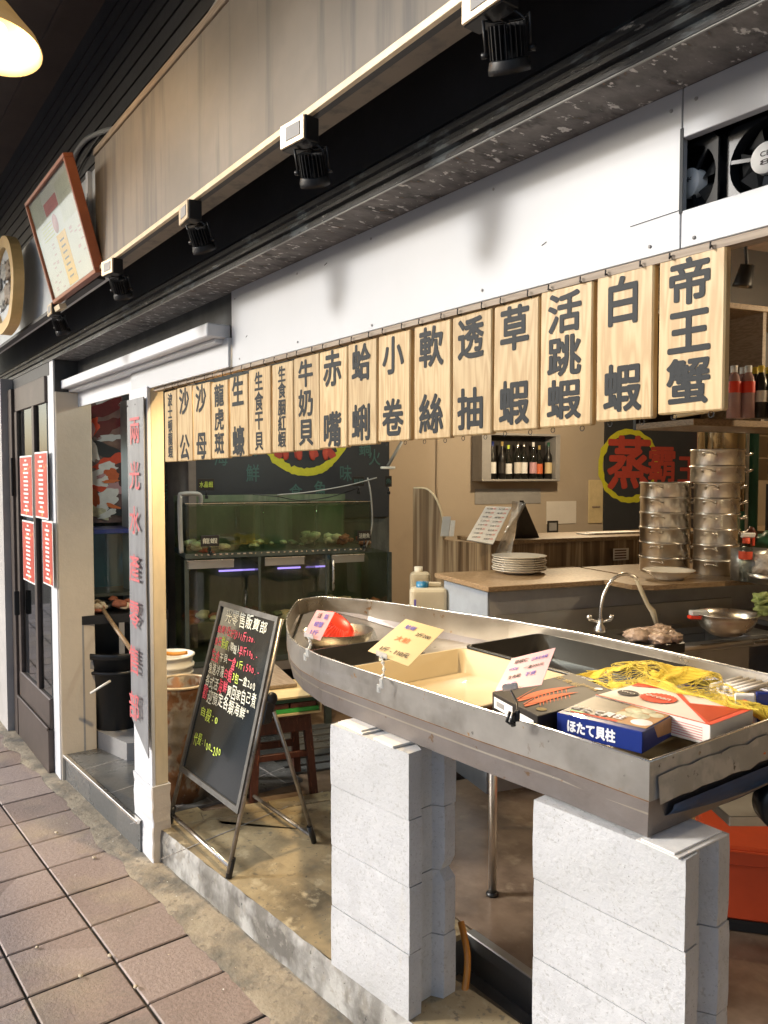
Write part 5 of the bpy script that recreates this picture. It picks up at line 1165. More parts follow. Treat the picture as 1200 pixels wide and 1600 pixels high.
# blue white packet at the right edge, orange pouch
q = PZ(1168, 1105, 1.07); r = thing('snack_packet', Vector((-1.04, 1.99, 1.0)), 'white and navy upright packet with small coloured icons at the right edge', 'packet')
P0 = Vector((-1.10, 1.945, 1.005)); ra = (RT+UZ*0).normalized(); 
mb = MB(); mb.box(P0, ra*.055, -FW.cross(UZ).cross(UZ)*.0+Vector((-.012, .02, 0)), UZ*.15-ra*.012, 'print_white', .003); mb.box(P0+ra*.056, ra*.08, Vector((-.012, .02, 0)), UZ*.155-ra*.012, 'box_blue', .003); mb.build('sheet', r)
mb = MB()
for k, m in enumerate(('orange_ink', 'shrimp', 'concrete_c', 'print_red')): mb.lathe(P0+ra*(.024-.0095*k*.3)+UZ*(.03+.033*k)+ray(1175, 1070)*-.006, [(0, .002), (.009, .002)], m, 12, ax=-ray(1175, 1070))
mb.build('icons', r)
mb = MB(); mb.blob((-1.06, 1.90, 1.045), .06, 'orange_ink', 3, .3, 4, (1, 1, .45)); tag(mb.build('orange_pouch'), 'orange pouch tucked below the upright packet', 'pouch')
mb = MB(); mb.rb(0, .01, 0, .01, 0, .01, 'paper') if False else mb.box((-1.42, 2.05, 1.0), (.32, 0, 0), (0, .26, 0), (0, 0, .085), 'box_blue', .003); tag(mb.build('blue_carton'), 'plain blue carton under the yellow net', 'box')
for k, (x, y, z, rr) in enumerate(((-1.30, 2.02, 1.055, .08), (-1.2, 2.12, 1.09, .07), (-1.42, 1.95, 1.05, .07))):
    mb = MB(); mb.blob((x, y, z), rr, 'bag', 3, .5, k+3, (1.1, 1, .6), 6)
    for j in range(5): mb.tube([(x-.05+.02*j, y-.06, z+.038), (x-.02+.02*j, y+.05, z+.05)], .007, 'paper', 6)
    tag(mb.build('white_parcel'), ['crumpled pale parcel of shells under the middle of the yellow net', 'crumpled pale parcel showing through the net near the blue packet', 'small pale parcel at the left end of the net'][k], 'parcel', 'parcels under the net')
# yellow net: fine strands following a crumpled surface
mb = MB()
def nets(u, v):
    x = -1.66+.64*u; y = 1.90+.36*v; fold = noise.noise(Vector((u*4, v*3, 1)))
    z = 1.07+.075*math.sin(math.pi*min(1, max(0, v*.9+.1)))*math.sin(math.pi*(u*.85+.1))+.035*fold+.015*noise.noise(Vector((u*14, v*9, 3)))
    x += .04*noise.noise(Vector((u*5, v*5, 9))); y += .05*noise.noise(Vector((u*6, v*5, 19)))-.03*math.sin(u*3.0)*(1-v)
    # keep over the cartons
    if y < 1.96 and x > -1.40: z = max(z, 1.142)
    return Vector((x, y, z))
for k in range(74):
    u = k/73; mb.tube([nets(u+.03*math.sin(j*.9+k), j/26) for j in range(27)], .0006, 'net', 4, cap=False)
for k in range(58):
    v = k/57; mb.tube([nets(j/34, v+.02*math.sin(j*.8+k*.7)) for j in range(35)], .0006, 'net', 4, cap=False)
nu = 40; pts = [nets(i/nu, j/nu)-UZ*.002 for i in range(nu+1) for j in range(nu+1)]
fs = [(i*(nu+1)+j, (i+1)*(nu+1)+j, (i+1)*(nu+1)+j+1, i*(nu+1)+j+1) for i in range(nu) for j in range(nu) if noise.noise(Vector((i*.13, j*.16, 5))) > .10]
mb.faces(pts, fs, 'net', True)
tag(mb.build('yellow_net'), 'crumpled bright yellow produce net draped over parcels in the boat', 'net')
mb = MB(); mb.box((-1.60, 1.47, .998), (.2, 0, 0), (0, .05, 0), (0, 0, .03), 'print_red', .002); tag(mb.build('red_packet'), 'red packet half hidden under the black prawn carton', 'packet')

# price cards with clips
def card(pts_px, depths, m, lines, label, clip_px, clipd, black=False):
    P = [PD(x, y, d) for (x, y), d in zip(pts_px, depths)]   # TL, TR, BR, BL
    pn_ = (P[2]-P[3]).cross(P[0]-P[3]); rd = ray(*pts_px[1]); P[1] = C0+rd*((P[3]-C0).dot(pn_)/rd.dot(pn_))
    r = thing('price_card', P[3].lerp(P[2], .5), label, 'price card', 'price cards clipped to the boat')
    tl, tr, br, bl = P; nrm = (tr-bl).cross(tl-bl).normalized()
    if nrm.dot(C0-bl) < 0: nrm = -nrm
    mb = MB(); Q = P+[p_-nrm*.0012 for p_ in P]; mb.faces(Q, [(0, 1, 2, 3), (7, 6, 5, 4), (0, 4, 5, 1), (1, 5, 6, 2), (2, 6, 7, 3), (3, 7, 4, 0)], m); mb.build('card', r)
    mb = MB()
    for (s_, cxx, cyy, w_, h_, mm_) in lines:
        cc_ = bl.lerp(br, cxx).lerp(tl.lerp(tr, cxx), cyy); put_text(mb, s_, cc_, tr-tl, tl-bl, w_, h_, mm_, .018, jit=.02, lift=.0016 if (tr-tl).cross(tl-bl).dot(nrm) > 0 else -.0016)
    mb.build('handwriting', r)
    mm = 'black_plastic' if black else 'clear2'
    q = PD(*clip_px, clipd); base = bl.lerp(br, .35)
    mb = MB(); w2 = (br-bl).normalized()
    mb.box(base-w2*.022-UZ*.006+nrm*.001, w2*.044, nrm*.006, UZ*.016, 'steel' if black else mm, .002)
    mid = base.lerp(q, .5)+RT*.006
    pts3 = smooth([base-UZ*.004, mid, q+UZ*.012]); mb.tube(pts3, .003, mm, 8)
    if not black:
        for k in range(0, len(pts3), 3): mb.blob(pts3[k], .0062, mm, 2, 0)
    mb.box(q-w2*.008-UZ*.012-FW*.012, w2*.016, -Vector((0, 1, 0))*.006, UZ*.030, mm, .003)
    mb.box(q-w2*.006-UZ*.026-Vector((0, .016, 0)), w2*.012, Vector((0, .006, 0)), UZ*.026, mm, .002)
    if black: mb.tube([q+Vector((-.008, -.014, -.02)), q+Vector((-.008, -.028, -.012)), q+Vector((-.006, -.018, .012))], .004, mm, 8); mb.tube([q+Vector((.006, -.014, -.02)), q+Vector((.006, -.028, -.012)), q+Vector((.006, -.018, .012))], .004, mm, 8)
    mb.build('clip', r)
M['clear2'] = mat('clear2', (.72, .72, .68), .15, var=.05, alpha=.55, coat=.5)
card([(495, 953), (523, 957), (500, 1001), (474, 992)], [2.76, 2.74, 2.66, 2.70], 'card_pink', [('活', .32, .8, .016, .02, 'dark_ink'), ('跳', .7, .8, .016, .022, 'purple_ink'), ('螃蟹', .5, .5, .034, .022, 'purple_ink'), ('1斤', .5, .2, .03, .02, 'purple_ink')], 'small pink price card clipped at the bow of the boat', (482, 1020), 2.66)
card([(634, 967), (694, 984), (638, 1041), (575, 1017)], [2.55, 2.5, 2.38, 2.46], 'card_yellow', [('蛤蜊', .3, .82, .035, .02, 'purple_ink'), ('2斤200', .72, .72, .05, .018, 'dark_ink'), ('大粒', .4, .5, .05, .024, 'orange_ink'), ('1斤 - 110元', .5, .18, .10, .022, 'dark_ink')], 'large yellow price card above the cream tub', (597, 1068), 2.34)
card([(799, 1029), (868, 1012), (846, 1070), (773, 1080)], [2.12, 2.11, 1.95, 2.02], 'card_pink', [('草蝦仁', .3, .82, .04, .015, 'dark_ink'), ('日本生食級', .72, .8, .045, .014, 'purple_ink'), ('100g', .2, .6, .025, .012, 'purple_ink'), ('一盒200元', .65, .58, .055, .013, 'dark_ink'), ('生食級', .3, .36, .035, .014, 'dark_ink'), ('干貝', .65, .36, .03, .016, 'purple_ink'), ('12元', .3, .14, .03, .012, 'purple_ink')], 'pink price card on a black bulldog clip over the prawn carton', (808, 1118), 1.93, True)
# green strap clipped? black binder loop on far rim
mb = MB(); q = Vector((-3.05, 2.2, 1.122)); mb.tube([q+Vector((.006*math.cos(a*math.pi/6), 0, .006*math.sin(a*math.pi/6)-.003)) for a in range(12)], .0012, 'black_plastic', 5, closed=True); tag(mb.build('wire_loop'), 'tiny black wire loop on the far rim of the boat', 'wire')

# ------------------------------------------------------------------ kitchen
# striped bar
q0 = PD(690, 842, 5.0); q1 = PD(767, 853, 4.6); q0.z = q1.z = 1.325
bar = thing('bar_counter', q1-UZ*1.19, 'wood striped laminate bar counter in front of the beige wall', 'counter')
dX = (q0-q1); mb = MB(); nb = Vector((dX.y, -dX.x, 0)).normalized()
mb.box(q1-UZ*1.19, dX*1.0, RU*.0+Vector((-.2366*0+RU.x*.03, RU.y*.03, 0)), UZ*1.19, 'stripes'); mb.build('end_panel', bar)
mb = MB(); o = q1+RU*.031-UZ*1.19; mb.box(o, RU*3.4, RV*.03, UZ*1.19, 'stripes'); mb.build('front_panel', bar)
mb = MB(); mb.box(q1+RU*.0-UZ*0+UZ*.0005-RV*.02, RU*3.4, RV*.45, UZ*.025, 'plank', .002); mb.build('worktop', bar)
mb = MB(); s0_ = q1.lerp(q0, 0)-UZ*.245-RU*.001; mb.box(s0_, dX, RU*-.003, UZ*.006, 'box_black'); mb.build('seam', bar)
# arched side panel
mb = MB(); A_ = PD(645, 900, 5.15); B_ = PD(692, 900, 5.0); A_.z = B_.z = .2; d = B_-A_; zt_ = PD(645, 763, 5.15).z
prof = [(0, zt_), (.30, zt_)]
for k in range(1, 12):
    t = k/11; prof.append((.30+.70*math.sin(t*math.pi/2), zt_-(zt_-1.33)*(1-math.cos(t*math.pi/2))))
poly = [A_, ]+[Vector((A_.x+d.x*x, A_.y+d.y*x, z)) for x, z in prof]+[B_]
nn_ = Vector((d.y, -d.x, 0)).normalized()
if nn_.dot(FW) < 0: nn_ = -nn_
mb.prism(poly, nn_*.025, 'stripes'); ar = mb.build('side_panel'); tag(ar, 'wood striped side screen with a rounded top corner beside the bar', 'screen')
mb = MB(); mb.tube([Vector((A_.x+d.x*x, A_.y+d.y*x, z))+nn_*.014 for x, z in prof], .009, 'pine_post', 6); mb.build('edge_band', ar)
# card, menu stand, tablet stand
mb = MB(); c_ = PD(697, 838, 4.93); mb.box(c_-RT*.035-UZ*.0, RT*.05, FW*.02, UZ*.125+RT*.015, 'light_panel', .001); mb.box(c_+RT*.019, RT*.03, FW*.03, UZ*.10+RT*.01, 'print_white', .001); tag(mb.build('table_card'), 'pale green folded card standing on the bar', 'card')
ms = thing('menu_stand', PD(775, 853, 4.55), 'white price list board leaning on a black stand in plastic film', 'menu stand')
P = [PD(x, y, dd) for x, y, dd in ((759, 791, 4.62), (799, 792, 4.60), (770, 850, 4.50), (729, 843, 4.52))]; nrm = (P[1]-P[3]).cross(P[0]-P[3]).normalized()
if nrm.dot(C0-P[0]) < 0: nrm = -nrm
mb = MB(); Q = P+[p_-nrm*.012 for p_ in P]; mb.faces(Q, [(0, 1, 2, 3), (7, 6, 5, 4), (0, 4, 5, 1), (1, 5, 6, 2), (2, 6, 7, 3), (3, 7, 4, 0)], 'print_white'); mb.build('price_list', ms)
mb = MB(); tl, tr, br, bl = P
for k, s_ in enumerate(('紅燒 100', '清蒸 120', '椒鹽 100', '三杯 150', '生魚片', '味噌湯', '炒飯 80', '海鮮粥')):
    for j in (0, 1):
        cc_ = bl.lerp(br, .27+.47*j).lerp(tl.lerp(tr, .27+.47*j), .93-.118*k); put_text(mb, s_.split()[0], cc_-(tr-tl)*.06, tr-tl, tl-bl, .034, .012, 'dark_ink', 0, lift=.001)
        put_text(mb, '120', cc_+(tr-tl)*.12, tr-tl, tl-bl, .018, .009, 'print_red', 0.01, lift=.001)
mb.build('lettering', ms)
E0 = [PD(x, y, dd) for x, y, dd in ((800, 780, 4.62), (822, 783, 4.75), (846, 850, 4.85), (800, 852, 4.8))]
mb = MB(); mb.faces([PD(812, 782, 4.70), PD(818, 782, 4.70), PD(848, 852, 4.85), PD(815, 855, 4.8), PD(803, 852, 4.75)]+[PD(812, 782, 4.72), PD(818, 782, 4.72), PD(848, 852, 4.87), PD(815, 855, 4.82), PD(803, 852, 4.77)], [(0, 1, 2, 3, 4), (9, 8, 7, 6, 5), (0, 5, 6, 1), (1, 6, 7, 2)], 'box_black'); mb.build('stand', ms)
mb = MB(); n_ = 9; pts = []
for i in range(n_+1):
    t = i/n_
    for j in range(5):
        s_ = j/4; x = 800+(-28)*t+s_*(22-8*t)+4*math.sin(t*6+s_*3); y = 783+(105)*t+s_*4
        pts.append(PD(x, y, 4.57-.06*t+.03*math.sin(s_*5+t*8)))
mb.faces(pts, [(i*5+j, (i+1)*5+j, (i+1)*5+j+1, i*5+j+1) for i in range(n_) for j in range(4)], 'film', True) if False else None
M['film'] = mat('film', (.45, .42, .38), .12, var=.4, scale=12, bump=.6, bscale=25, alpha=.6, coat=.6)
mb.faces(pts, [(i*5+j, (i+1)*5+j, (i+1)*5+j+1, i*5+j+1) for i in range(n_) for j in range(4)], 'film', True); mb.build('plastic_film', ms)
# papers at the back of bar
mb = MB(); q = W(2.45, -.55, 1.352); mb.box(q, RU*.5, RV*.12, UZ*.006, 'paper'); mb.box(q+RU*.06+UZ*.0062, RU*.36, RV*.1, UZ*.004, 'print_white'); tag(mb.build('papers'), 'loose white papers lying on the bar top', 'papers')
mb = MB(); q = PV(966, 868, -.71); mb.box(q-UZ*.03-RU*.04-RV*.0, RU*.12, -RV*.002, UZ*.075, 'paper'); 
for k in range(4): mb.box(q-UZ*(.02-.016*k)-RU*.03-RV*.0025, RU*.09, -RV*.001, UZ*.008, 'stool_wood')
tag(mb.build('notice'), 'small brown lettered notice on the bar front behind the pots', 'notice')
# bottle cabinet
cb = thing('bottle_cabinet', PV(810, 750, 1.75), 'open grey wall cabinet holding wine and spirit bottles', 'cabinet')
c0 = PV(753, 752, 1.8); c1 = PV(875, 748, 1.8); ht = PV(760, 676, 1.8).z-c0.z; wv = (c1-c0).dot(RU)
o = Vector((c0.x, c0.y, c0.z)); 
mb = MB(); th = .03; D_ = .2
mb.box(o, RU*wv, RV*D_, UZ*.02, 'concrete_c', .002); mb.box(o+UZ*(ht-.02), RU*wv, RV*D_, UZ*.02, 'concrete_c', .002); mb.box(o+UZ*.0205, RU*.10, RV*D_, UZ*(ht-.041), 'concrete_c', .002); mb.box(o+RU*(wv-.05)+UZ*.0205, RU*.05, RV*D_, UZ*(ht-.041), 'concrete_c', .002); mb.build('carcass', cb)
mb = MB(); mb.box(o+RU*.1005+RV*(D_-.012)+UZ*.0205, RU*(wv-.151), RV*.01, UZ*(ht-.041), 'box_black'); mb.build('back_panel', cb)
# bottles
def bottle(p, h, r_, gm, lm, cm, label, grp='bottles in the wall cabinet', square=False):
    t = thing('bottle', p, label, 'bottle', grp)
    mb = MB(); mb.lathe(p, [(0, 0), (r_, 0), (r_, h*.58), (r_*.9, h*.64), (r_*.36, h*.76), (r_*.33, h*.93)], gm, 16); mb.build('glass', t)
    mb = MB(); mb.lathe(p, [(r_*1.02, h*.15), (r_*1.02, h*.45)], lm, 16); mb.build('label', t)
    mb = MB(); mb.lathe(p, [(r_*.38, h*.88), (r_*.38, h), (0, h)], cm, 12); mb.build('cap', t)
    return t
bt = [('tub_black', 'print_white', 'box_blue', 'dark wine bottle with white label and blue cap, far left in the cabinet'), ('tub_black', 'box_black', 'gold', 'dark bottle with gold cap beside the first wine bottle'), ('bottle_glass', 'print_white', 'chalk_yellow', 'clear bottle with yellow green cap in the cabinet'), ('bottle_glass', 'paper', 'steel', 'clear bottle with cream label, fourth in the cabinet'), ('bottle_glass', 'print_white', 'steel', 'clear bottle with white label in the middle of the cabinet'), ('bottle_glass', 'card_pink', 'print_white', 'clear bottle with pale pink label in the cabinet'), ('bottle_glass', 'shrimp', 'gold', 'bottle with an orange pink label near the cabinet right end'), ('tub_black', 'pale_wood', 'lab_dgreen', 'dark green bottle with tan label, far right in the cabinet')]
for k, (a_, b_, c_, l) in enumerate(bt):
    p_ = o+RU*(.17+(wv-.26)*k/7.0)+RV*(.07 if k % 2 else .1)+UZ*.0215
    bottle(p_, .36-.03*(k in (2, 6)), .036, a_, b_, c_, l)
# wall fittings
mb = MB(); q = PV(931, 786, 1.985); mb.box(q-RU*.09-UZ*.21, RU*.18, RV*.012, UZ*.45, 'pale_wood', .003); mb.box(q-RU*.05-UZ*.05-RV*.012, RU*.1, RV*.01, UZ*.02, 'wood_dull', .003); tag(mb.build('switch_box'), 'tall tan switch box cover on the beige wall', 'switch box')
mb = MB(); q = PV(862, 823, 1.985); mb.box(q-RU*.05-UZ*.06, RU*.13, RV*.01, UZ*.12, 'box_black', .002); mb.box(q-RU*.03-UZ*.04-RV*.001, RU*.09, RV*.0009, UZ*.08, 'concrete_c'); tag(mb.build('framed_print'), 'tiny black framed picture low on the beige wall', 'picture')
mb = MB(); q = PV(876, 800, 1.99); mb.box(q-RU*.17-UZ*.12, RU*.36, RV*.004, UZ*.23, 'paper'); tag(mb.build('paper_sheet'), 'pale sheet of paper stuck on the beige wall', 'paper')
mb = MB(); q = PV(798, 765, 1.992); mb.box(q-RU*.4-UZ*.14, RU*.75, RV*.004, UZ*.15, 'concrete_c'); tag(mb.build('grey_board'), 'grey board on the wall under the bottle cabinet', 'board')
mb = MB(); mb.tube([PV(684, 672, 1.98), PV(683, 760, 1.98), PV(688, 820, 1.98)], .006, 'beige_wall', 6); tag(mb.build('wall_cable'), 'thin beige cable running down the beige wall', 'cable')
mb = MB(); mb.tube([PD(628, 690, 5.8), PD(606, 728, 5.8)], .012, 'pvc', 8); tag(mb.build('slanted_rod'), 'slanting pale rod beside the left banner', 'rod')
# right banner
rb_ = thing('wall_banner', PV(1030, 840, 1.97), 'charcoal wall banner with yellow ring and red characters behind the steamers', 'banner')
u0 = (PV(945, 700, 1.98)-RO).dot(RU); u1_ = (PV(1092, 700, 1.98)-RO).dot(RU); zlo = PV(945, 850, 1.98).z
mb = MB(); mb.rb(u0, u1_, 1.975, 1.995, zlo-.1, 2.75, 'banner'); mb.build('sheet', rb_)
c = PV(983, 728, 1.975); mb = MB(); 
def ring2(c, rx, rz, wd):
    n_ = 90; pts = []
    for k in range(n_+1):
        a = 2*math.pi*k/n_; d = RU*math.cos(a)*rx+UZ*math.sin(a)*rz; dn = d.normalized(); w1 = wd*(.7+.6*noise.noise(Vector((k*.3, 0, 0)))); pts += [c+d+dn*w1*.5-RV*.003, c+d-dn*w1*.5-RV*.003]
    mb.faces(pts, [(2*k, 2*k+1, 2*k+3, 2*k+2) for k in range(n_)], 'ring_yellow')
ring2(c, .37, .36, .085); mb.build('yellow_ring', rb_)
mb = MB(); put_text(mb, '蒸', c+UZ*.02, RU, UZ, .60, .58, 'red_brush', .028, em=True, lift=.006); c2 = PV(1034, 727, 1.975); put_text(mb, '霸', c2, RU, UZ, .40, .42, 'red_brush', .022, em=True, lift=.006); c3 = PV(1076, 735, 1.975); put_text(mb, '王', c3, RU, UZ, .34, .34, 'red_brush', .022, em=True, lift=.006); mb.build('lettering', rb_)
mb = MB(); mb.rb(u1_, u1_+.12, 1.93, 1.995, .2, 2.9, 'print_red'); tag(mb.build('red_post'), 'narrow red upright right of the banner', 'post')

# pass-through counter with plank top
A_ = W(1.25, -1.36, 0); ct = thing('kitchen_counter', W(2, -1.3, .14), 'concrete pass counter with a wooden plank top carrying plates and steamers', 'counter')
mb = MB(); mb.rb(1.28, 4.6, -1.34, -.86, .14, 1.165, 'concrete_c', .003); mb.build('body', ct)
mb = MB(); mb.rb(1.24, 2.15, -1.40, -.80, 1.166, 1.192, 'plank', .003); mb.build('plank_top', ct)
mb = MB(); mb.rb(1.9, 4.6, -1.68, -.9, 1.170, 1.196, 'plank', .003) if False else mb.prism([W(1.92, -1.62, 1.172), W(2.0, -1.68, 1.172), W(4.6, -1.78, 1.172), W(4.6, -.9, 1.172), W(2.152, -.9, 1.172), W(2.152, -1.405, 1.172), W(1.92, -1.405, 1.172)], (0, 0, .024), 'plank'); mb.build('plank_shelf', ct)
mb = MB(); mb.rb(1.27, 1.279, -1.34, -.86, .14, 1.165, 'end_blue'); mb.build('end_face', ct)
# plates
for k in range(7):
    c_ = PZ(811, 893, 1.2); c_ = Vector((c_.x, c_.y, 1.193+.0125*k)); mb = MB(); rr = .148+.004*math.sin(k*2.2); dx = .004*math.sin(k*3.1)
    mb.lathe(c_+Vector((dx, -dx, 0)), [(0, 0), (.085, 0), (.09, .004), (rr, .020), (rr+.002, .023), (rr-.003, .023), (.085, .007), (0, .006)], 'ceramic', 48)
    tag(mb.build('plate'), 'cream ceramic plate, ' + ['lowest', 'second lowest', 'third from the bottom', 'middle', 'third from the top', 'second from the top', 'topmost'][k] + ' of the stack on the plank counter', 'plate', 'stacked plates')
c_ = W(2.24, -1.52, 1.197); mb = MB(); mb.lathe(c_, [(0, 0), (.07, 0), (.075, .01), (.125, .045), (.132, .048), (.128, .050), (.115, .043), (.07, .015), (0, .012)], 'ceramic', 48); tag(mb.build('serving_dish'), 'white oval serving dish shining in lamplight before the steamers', 'dish')
# steamers
def tier(p, rr, h, label, grp):
    t = thing('steamer_pot', p, label, 'steamer', grp)
    mb = MB(); mb.lathe(p, [(rr*.97, 0), (rr*.985, .006), (rr*.985, h-.012), (rr*1.01, h-.010), (rr*1.02, h-.005), (rr*1.01, h), (rr*.96, h), (rr*.96, .004), (rr*.97, 0)], 'steel', 48); mb.build('body', t)
    for s_ in (1, -1):
        d = (RU*s_*.86+RV*(-.5)*1).normalized(); tt = UZ.cross(d); zc = UZ*(h*.62)
        mb = MB(); mb.tube(smooth([p+d*rr*.985+tt*.032+zc, p+d*(rr+.022)+tt*.030+zc+UZ*.004, p+d*(rr+.036)+tt*.018+zc+UZ*.012, p+d*(rr+.036)-tt*.018+zc+UZ*.012, p+d*(rr+.022)-tt*.030+zc+UZ*.004, p+d*rr*.985-tt*.032+zc], 3), .0038, 'steel', 6)
        for q in (.032, -.032): mb.blob(p+d*rr*.99+tt*q+zc, .008, 'steel', 1, 0)
        mb.build('handle', t)
    return t
def stack(base, rr, hs, grp, lab, bigtop=None):
    z = base.z; ordn = ['lowest', 'second', 'third', 'fourth', 'fifth', 'sixth', 'seventh', 'eighth']
    proto = {}
    for k, h in enumerate(hs):
        r2 = bigtop if (bigtop and k >= len(hs)-2) else rr
        l = f'{ordn[k]} tier from the bottom of the {lab}'; key = (r2, h)
        if key in proto: t = copy_tree(proto[key]); t.location = (base.x, base.y, z); t['label'] = l
        else: t = tier(Vector((base.x, base.y, z)), r2, h, l, grp); proto[key] = t
        t.rotation_euler = (0, 0, random.uniform(-.06, .06)); z += h+.0005
d1 = 4.42; rr1 = 38/F*d1; b1_ = PD(1038, 880, d1); b1_.z = 1.197
stack(b1_, rr1, [.083]*6, 'left steamer stack', 'shorter left steel steamer stack')
d2 = 4.28; rr2 = 34/F*d2; b2_ = PD(1118, 880, d2); b2_.z = 1.197
stack(b2_, rr2, [.083]*6+[.088]*2, 'right steamer stack', 'taller right steel steamer stack', 40/F*d2)
# spray bottle
p_ = PD(1165, 895, 3.95); p_.z = 1.197; sb = thing('spray_bottle', p_, 'clear spray bottle with red label and red trigger beside the steamers', 'bottle')
pr = [(0, 0), (.034, 0)]
for k in range(7): pr += [(.034, .01+k*.014), (.031, .017+k*.014)]
mb = MB(); mb.lathe(p_, pr+[(.034, .11), (.034, .16), (.02, .19), (.014, .2)], 'bottle_glass', 20); mb.build('body', sb)
mb = MB(); mb.lathe(p_, [(.035, .115), (.035, .155)], 'print_red', 20); mb.build('label', sb)
mb = MB(); mb.lathe(p_, [(.018, .195), (.018, .222), (0, .222)], 'print_red', 14); mb.box(p_+UZ*.222-RT*.03-FW*.01, RT*.07, FW*.02, UZ*.026+RT*.008, 'print_white', .006); mb.box(p_+UZ*.18+RT*.03-FW*.006, RT*.012, FW*.012, UZ*.045-RT*.0, 'print_red', .003); mb.build('trigger', sb)
# duct, tubes, tiles
mb = MB(); p_ = PD(1127, 690, 5.2); p_.z = 1.5; mb.tube([p_, p_+UZ*1.3], .15, 'warm_reflect_steel', 24); tag(mb.build('duct'), 'stainless metal duct, warm reflection in its colour, above the taller steamer stack', 'duct')
for k, (x, l) in enumerate(((1158, 'left green tube beside the metal duct'), (1177, 'right green tube beside the metal duct'))):
    mb = MB(); p_ = PD(x, 740, 5.4); p_.z = 1.2; mb.tube([p_, p_+UZ*1.5], .034, 'green_tube', 14); tag(mb.build('hanging_tube'), l, 'tube', 'green tubes')
mb = MB(); p_ = PD(1167, 740, 5.38); p_.z = 1.2; mb.tube([p_, p_+UZ*1.5], .014, 'ceramic', 10); tag(mb.build('pipe'), 'pale pipe between the two green tubes', 'pipe')
mb = MB(); c_ = PD(1215, 700, 5.6)
for i in range(4):
    for j in range(7): mb.box(Vector((c_.x, c_.y, 1.7))+RU*(-.25+i*.16)+UZ*(j*.16), RU*.155, RV*.02, UZ*.155, 'tile_beige', .002)
tag(mb.build('tiled_wall'), 'beige glazed tile patch at the right edge behind the shelf', 'tiles')
mb = MB(); c_ = PD(1200, 800, 5.0); mb.box(c_-UZ*.12, RU*.3, RV*.02, UZ*.3, 'box_black'); mb.box(c_-UZ*.06-RV*.03, RU*.035, RV*.02, UZ*.24, 'net', .004); mb.box(c_+RU*.06-UZ*.0-RV*.03, RU*.05, RV*.02, UZ*.3, 'red_plastic', .004); tag(mb.build('utensils'), 'yellow and red handled utensils hanging at the right edge', 'utensils')
# hanging shelf behind the last board
sh = thing('hanging_shelf', W(2.2, -1.95, 2.0), 'brown hanging shelf unit with bottles right of the last menu board', 'shelf')
a_ = PD(1058, 656, 3.45); zsh = 1.985
mb = MB(); mb.rb(1.93, 3.6, -2.0, -1.62, zsh-.03, zsh, 'plank', .002); mb.build('lower_shelf', sh)
mb = MB(); mb.rb(1.93, 3.6, -2.0, -1.62, zsh+.50, zsh+.525, 'plank', .002); mb.build('upper_shelf', sh)
mb = MB(); mb.rb(1.93, 3.6, -1.62, -1.6, zsh-.03, 2.9, 'box_black'); mb.rb(2.34, 2.36, -1.99, -1.62, zsh+.0, zsh+.499, 'wood_dull'); mb.build('back_panel', sh)
mb = MB(); q = PD(1060, 658, 2.9); mb.box(PD(1058, 652, 3.0), PD(1134, 640, 2.75)-PD(1058, 652, 3.0), Vector((-.05, .05, 0)), UZ*.022, 'pale_wood', .002); mb.build('lit_cleat', sh)  # lamplight on this strip is put into its paler wood colour
for k in range(7):
    red = k < 3; px = (1146, 1160, 1168, 1179, 1188, 1199, 1210)[k]; p_ = PD(px, 645, 3.45+.05*(k % 2)); p_.z = zsh+.001
    t = thing('bottle', p_, f"{'clear plastic bottle with pink red label' if red else 'dark soy sauce bottle with yellow cap'}, number {'one two three four five six seven'.split()[k]} from the left on the hanging shelf", 'bottle', 'sauce bottles on the hanging shelf')
    rr = .03 if red else .026
    mb = MB(); mb.lathe(p_, [(0, 0), (rr, 0), (rr, .15), (rr*.8, .18), (rr*.4, .2), (rr*.4, .21)], 'bottle_pink' if red else 'tub_black', 20); mb.build('body', t)
    mb = MB(); mb.lathe(p_, [(rr*1.03, .11 if red else .07), (rr*1.03, .16 if red else .12)], 'card_pink' if False else ('red_plastic' if red else 'paper'), 20); mb.build('label', t)
    mb = MB(); mb.lathe(p_, [(rr*.5, .2), (rr*.5, .23), (0, .23)], 'print_white' if red else 'net', 12); mb.build('cap', t)
# sink
sk = thing('steel_sink', W(2.3, -1.6, .14), 'stainless steel sink unit behind the boat', 'sink')
mb = MB(); zs = .92
def skb(u0, u1, v0, v1, z0, z1, m='steel_dull', bev=.003): mb.rb(u0, u1, v0, v1, z0, z1, m, bev)
skb(1.30, 1.95, -1.82, -1.355, zs-.04, zs); skb(1.951, 2.75, -1.82, -1.76, zs-.04, zs); skb(1.951, 2.75, -1.46, -1.355, zs-.04, zs); skb(2.55, 2.75, -1.7595, -1.4605, zs-.04, zs)
mb.build('worktop', sk)
mb = MB(); mb.rb(1.952, 2.549, -1.759, -1.461, zs-.22, zs-.215, 'steel_dull'); mb.rb(1.951, 1.955, -1.759, -1.461, zs-.215, zs-.04, 'steel_dull'); mb.rb(2.546, 2.55, -1.759, -1.461, zs-.215, zs-.04, 'steel_dull'); mb.rb(1.956, 2.545, -1.4645, -1.4605, zs-.215, zs-.04, 'steel_dull'); mb.rb(1.956, 2.545, -1.7595, -1.7555, zs-.215, zs-.04, 'steel_dull'); mb.build('basin', sk)
mb = MB(); mb.tube([W(1.30, -1.825, zs-.012), W(2.9, -1.825, zs-.012)], .014, 'steel', 12); mb.build('rolled_edge', sk)
mb = MB(); mb.rb(1.30, 2.85, -1.354, -1.345, zs-.04, zs+.12, 'steel_dull', .001); mb.build('splashback', sk)
for u in (1.34, 2.7):
    mb = MB(); mb.tube([W(u, -1.78, .143), W(u, -1.78, zs-.04)], .018, 'steel', 12); mb.build('leg', sk)
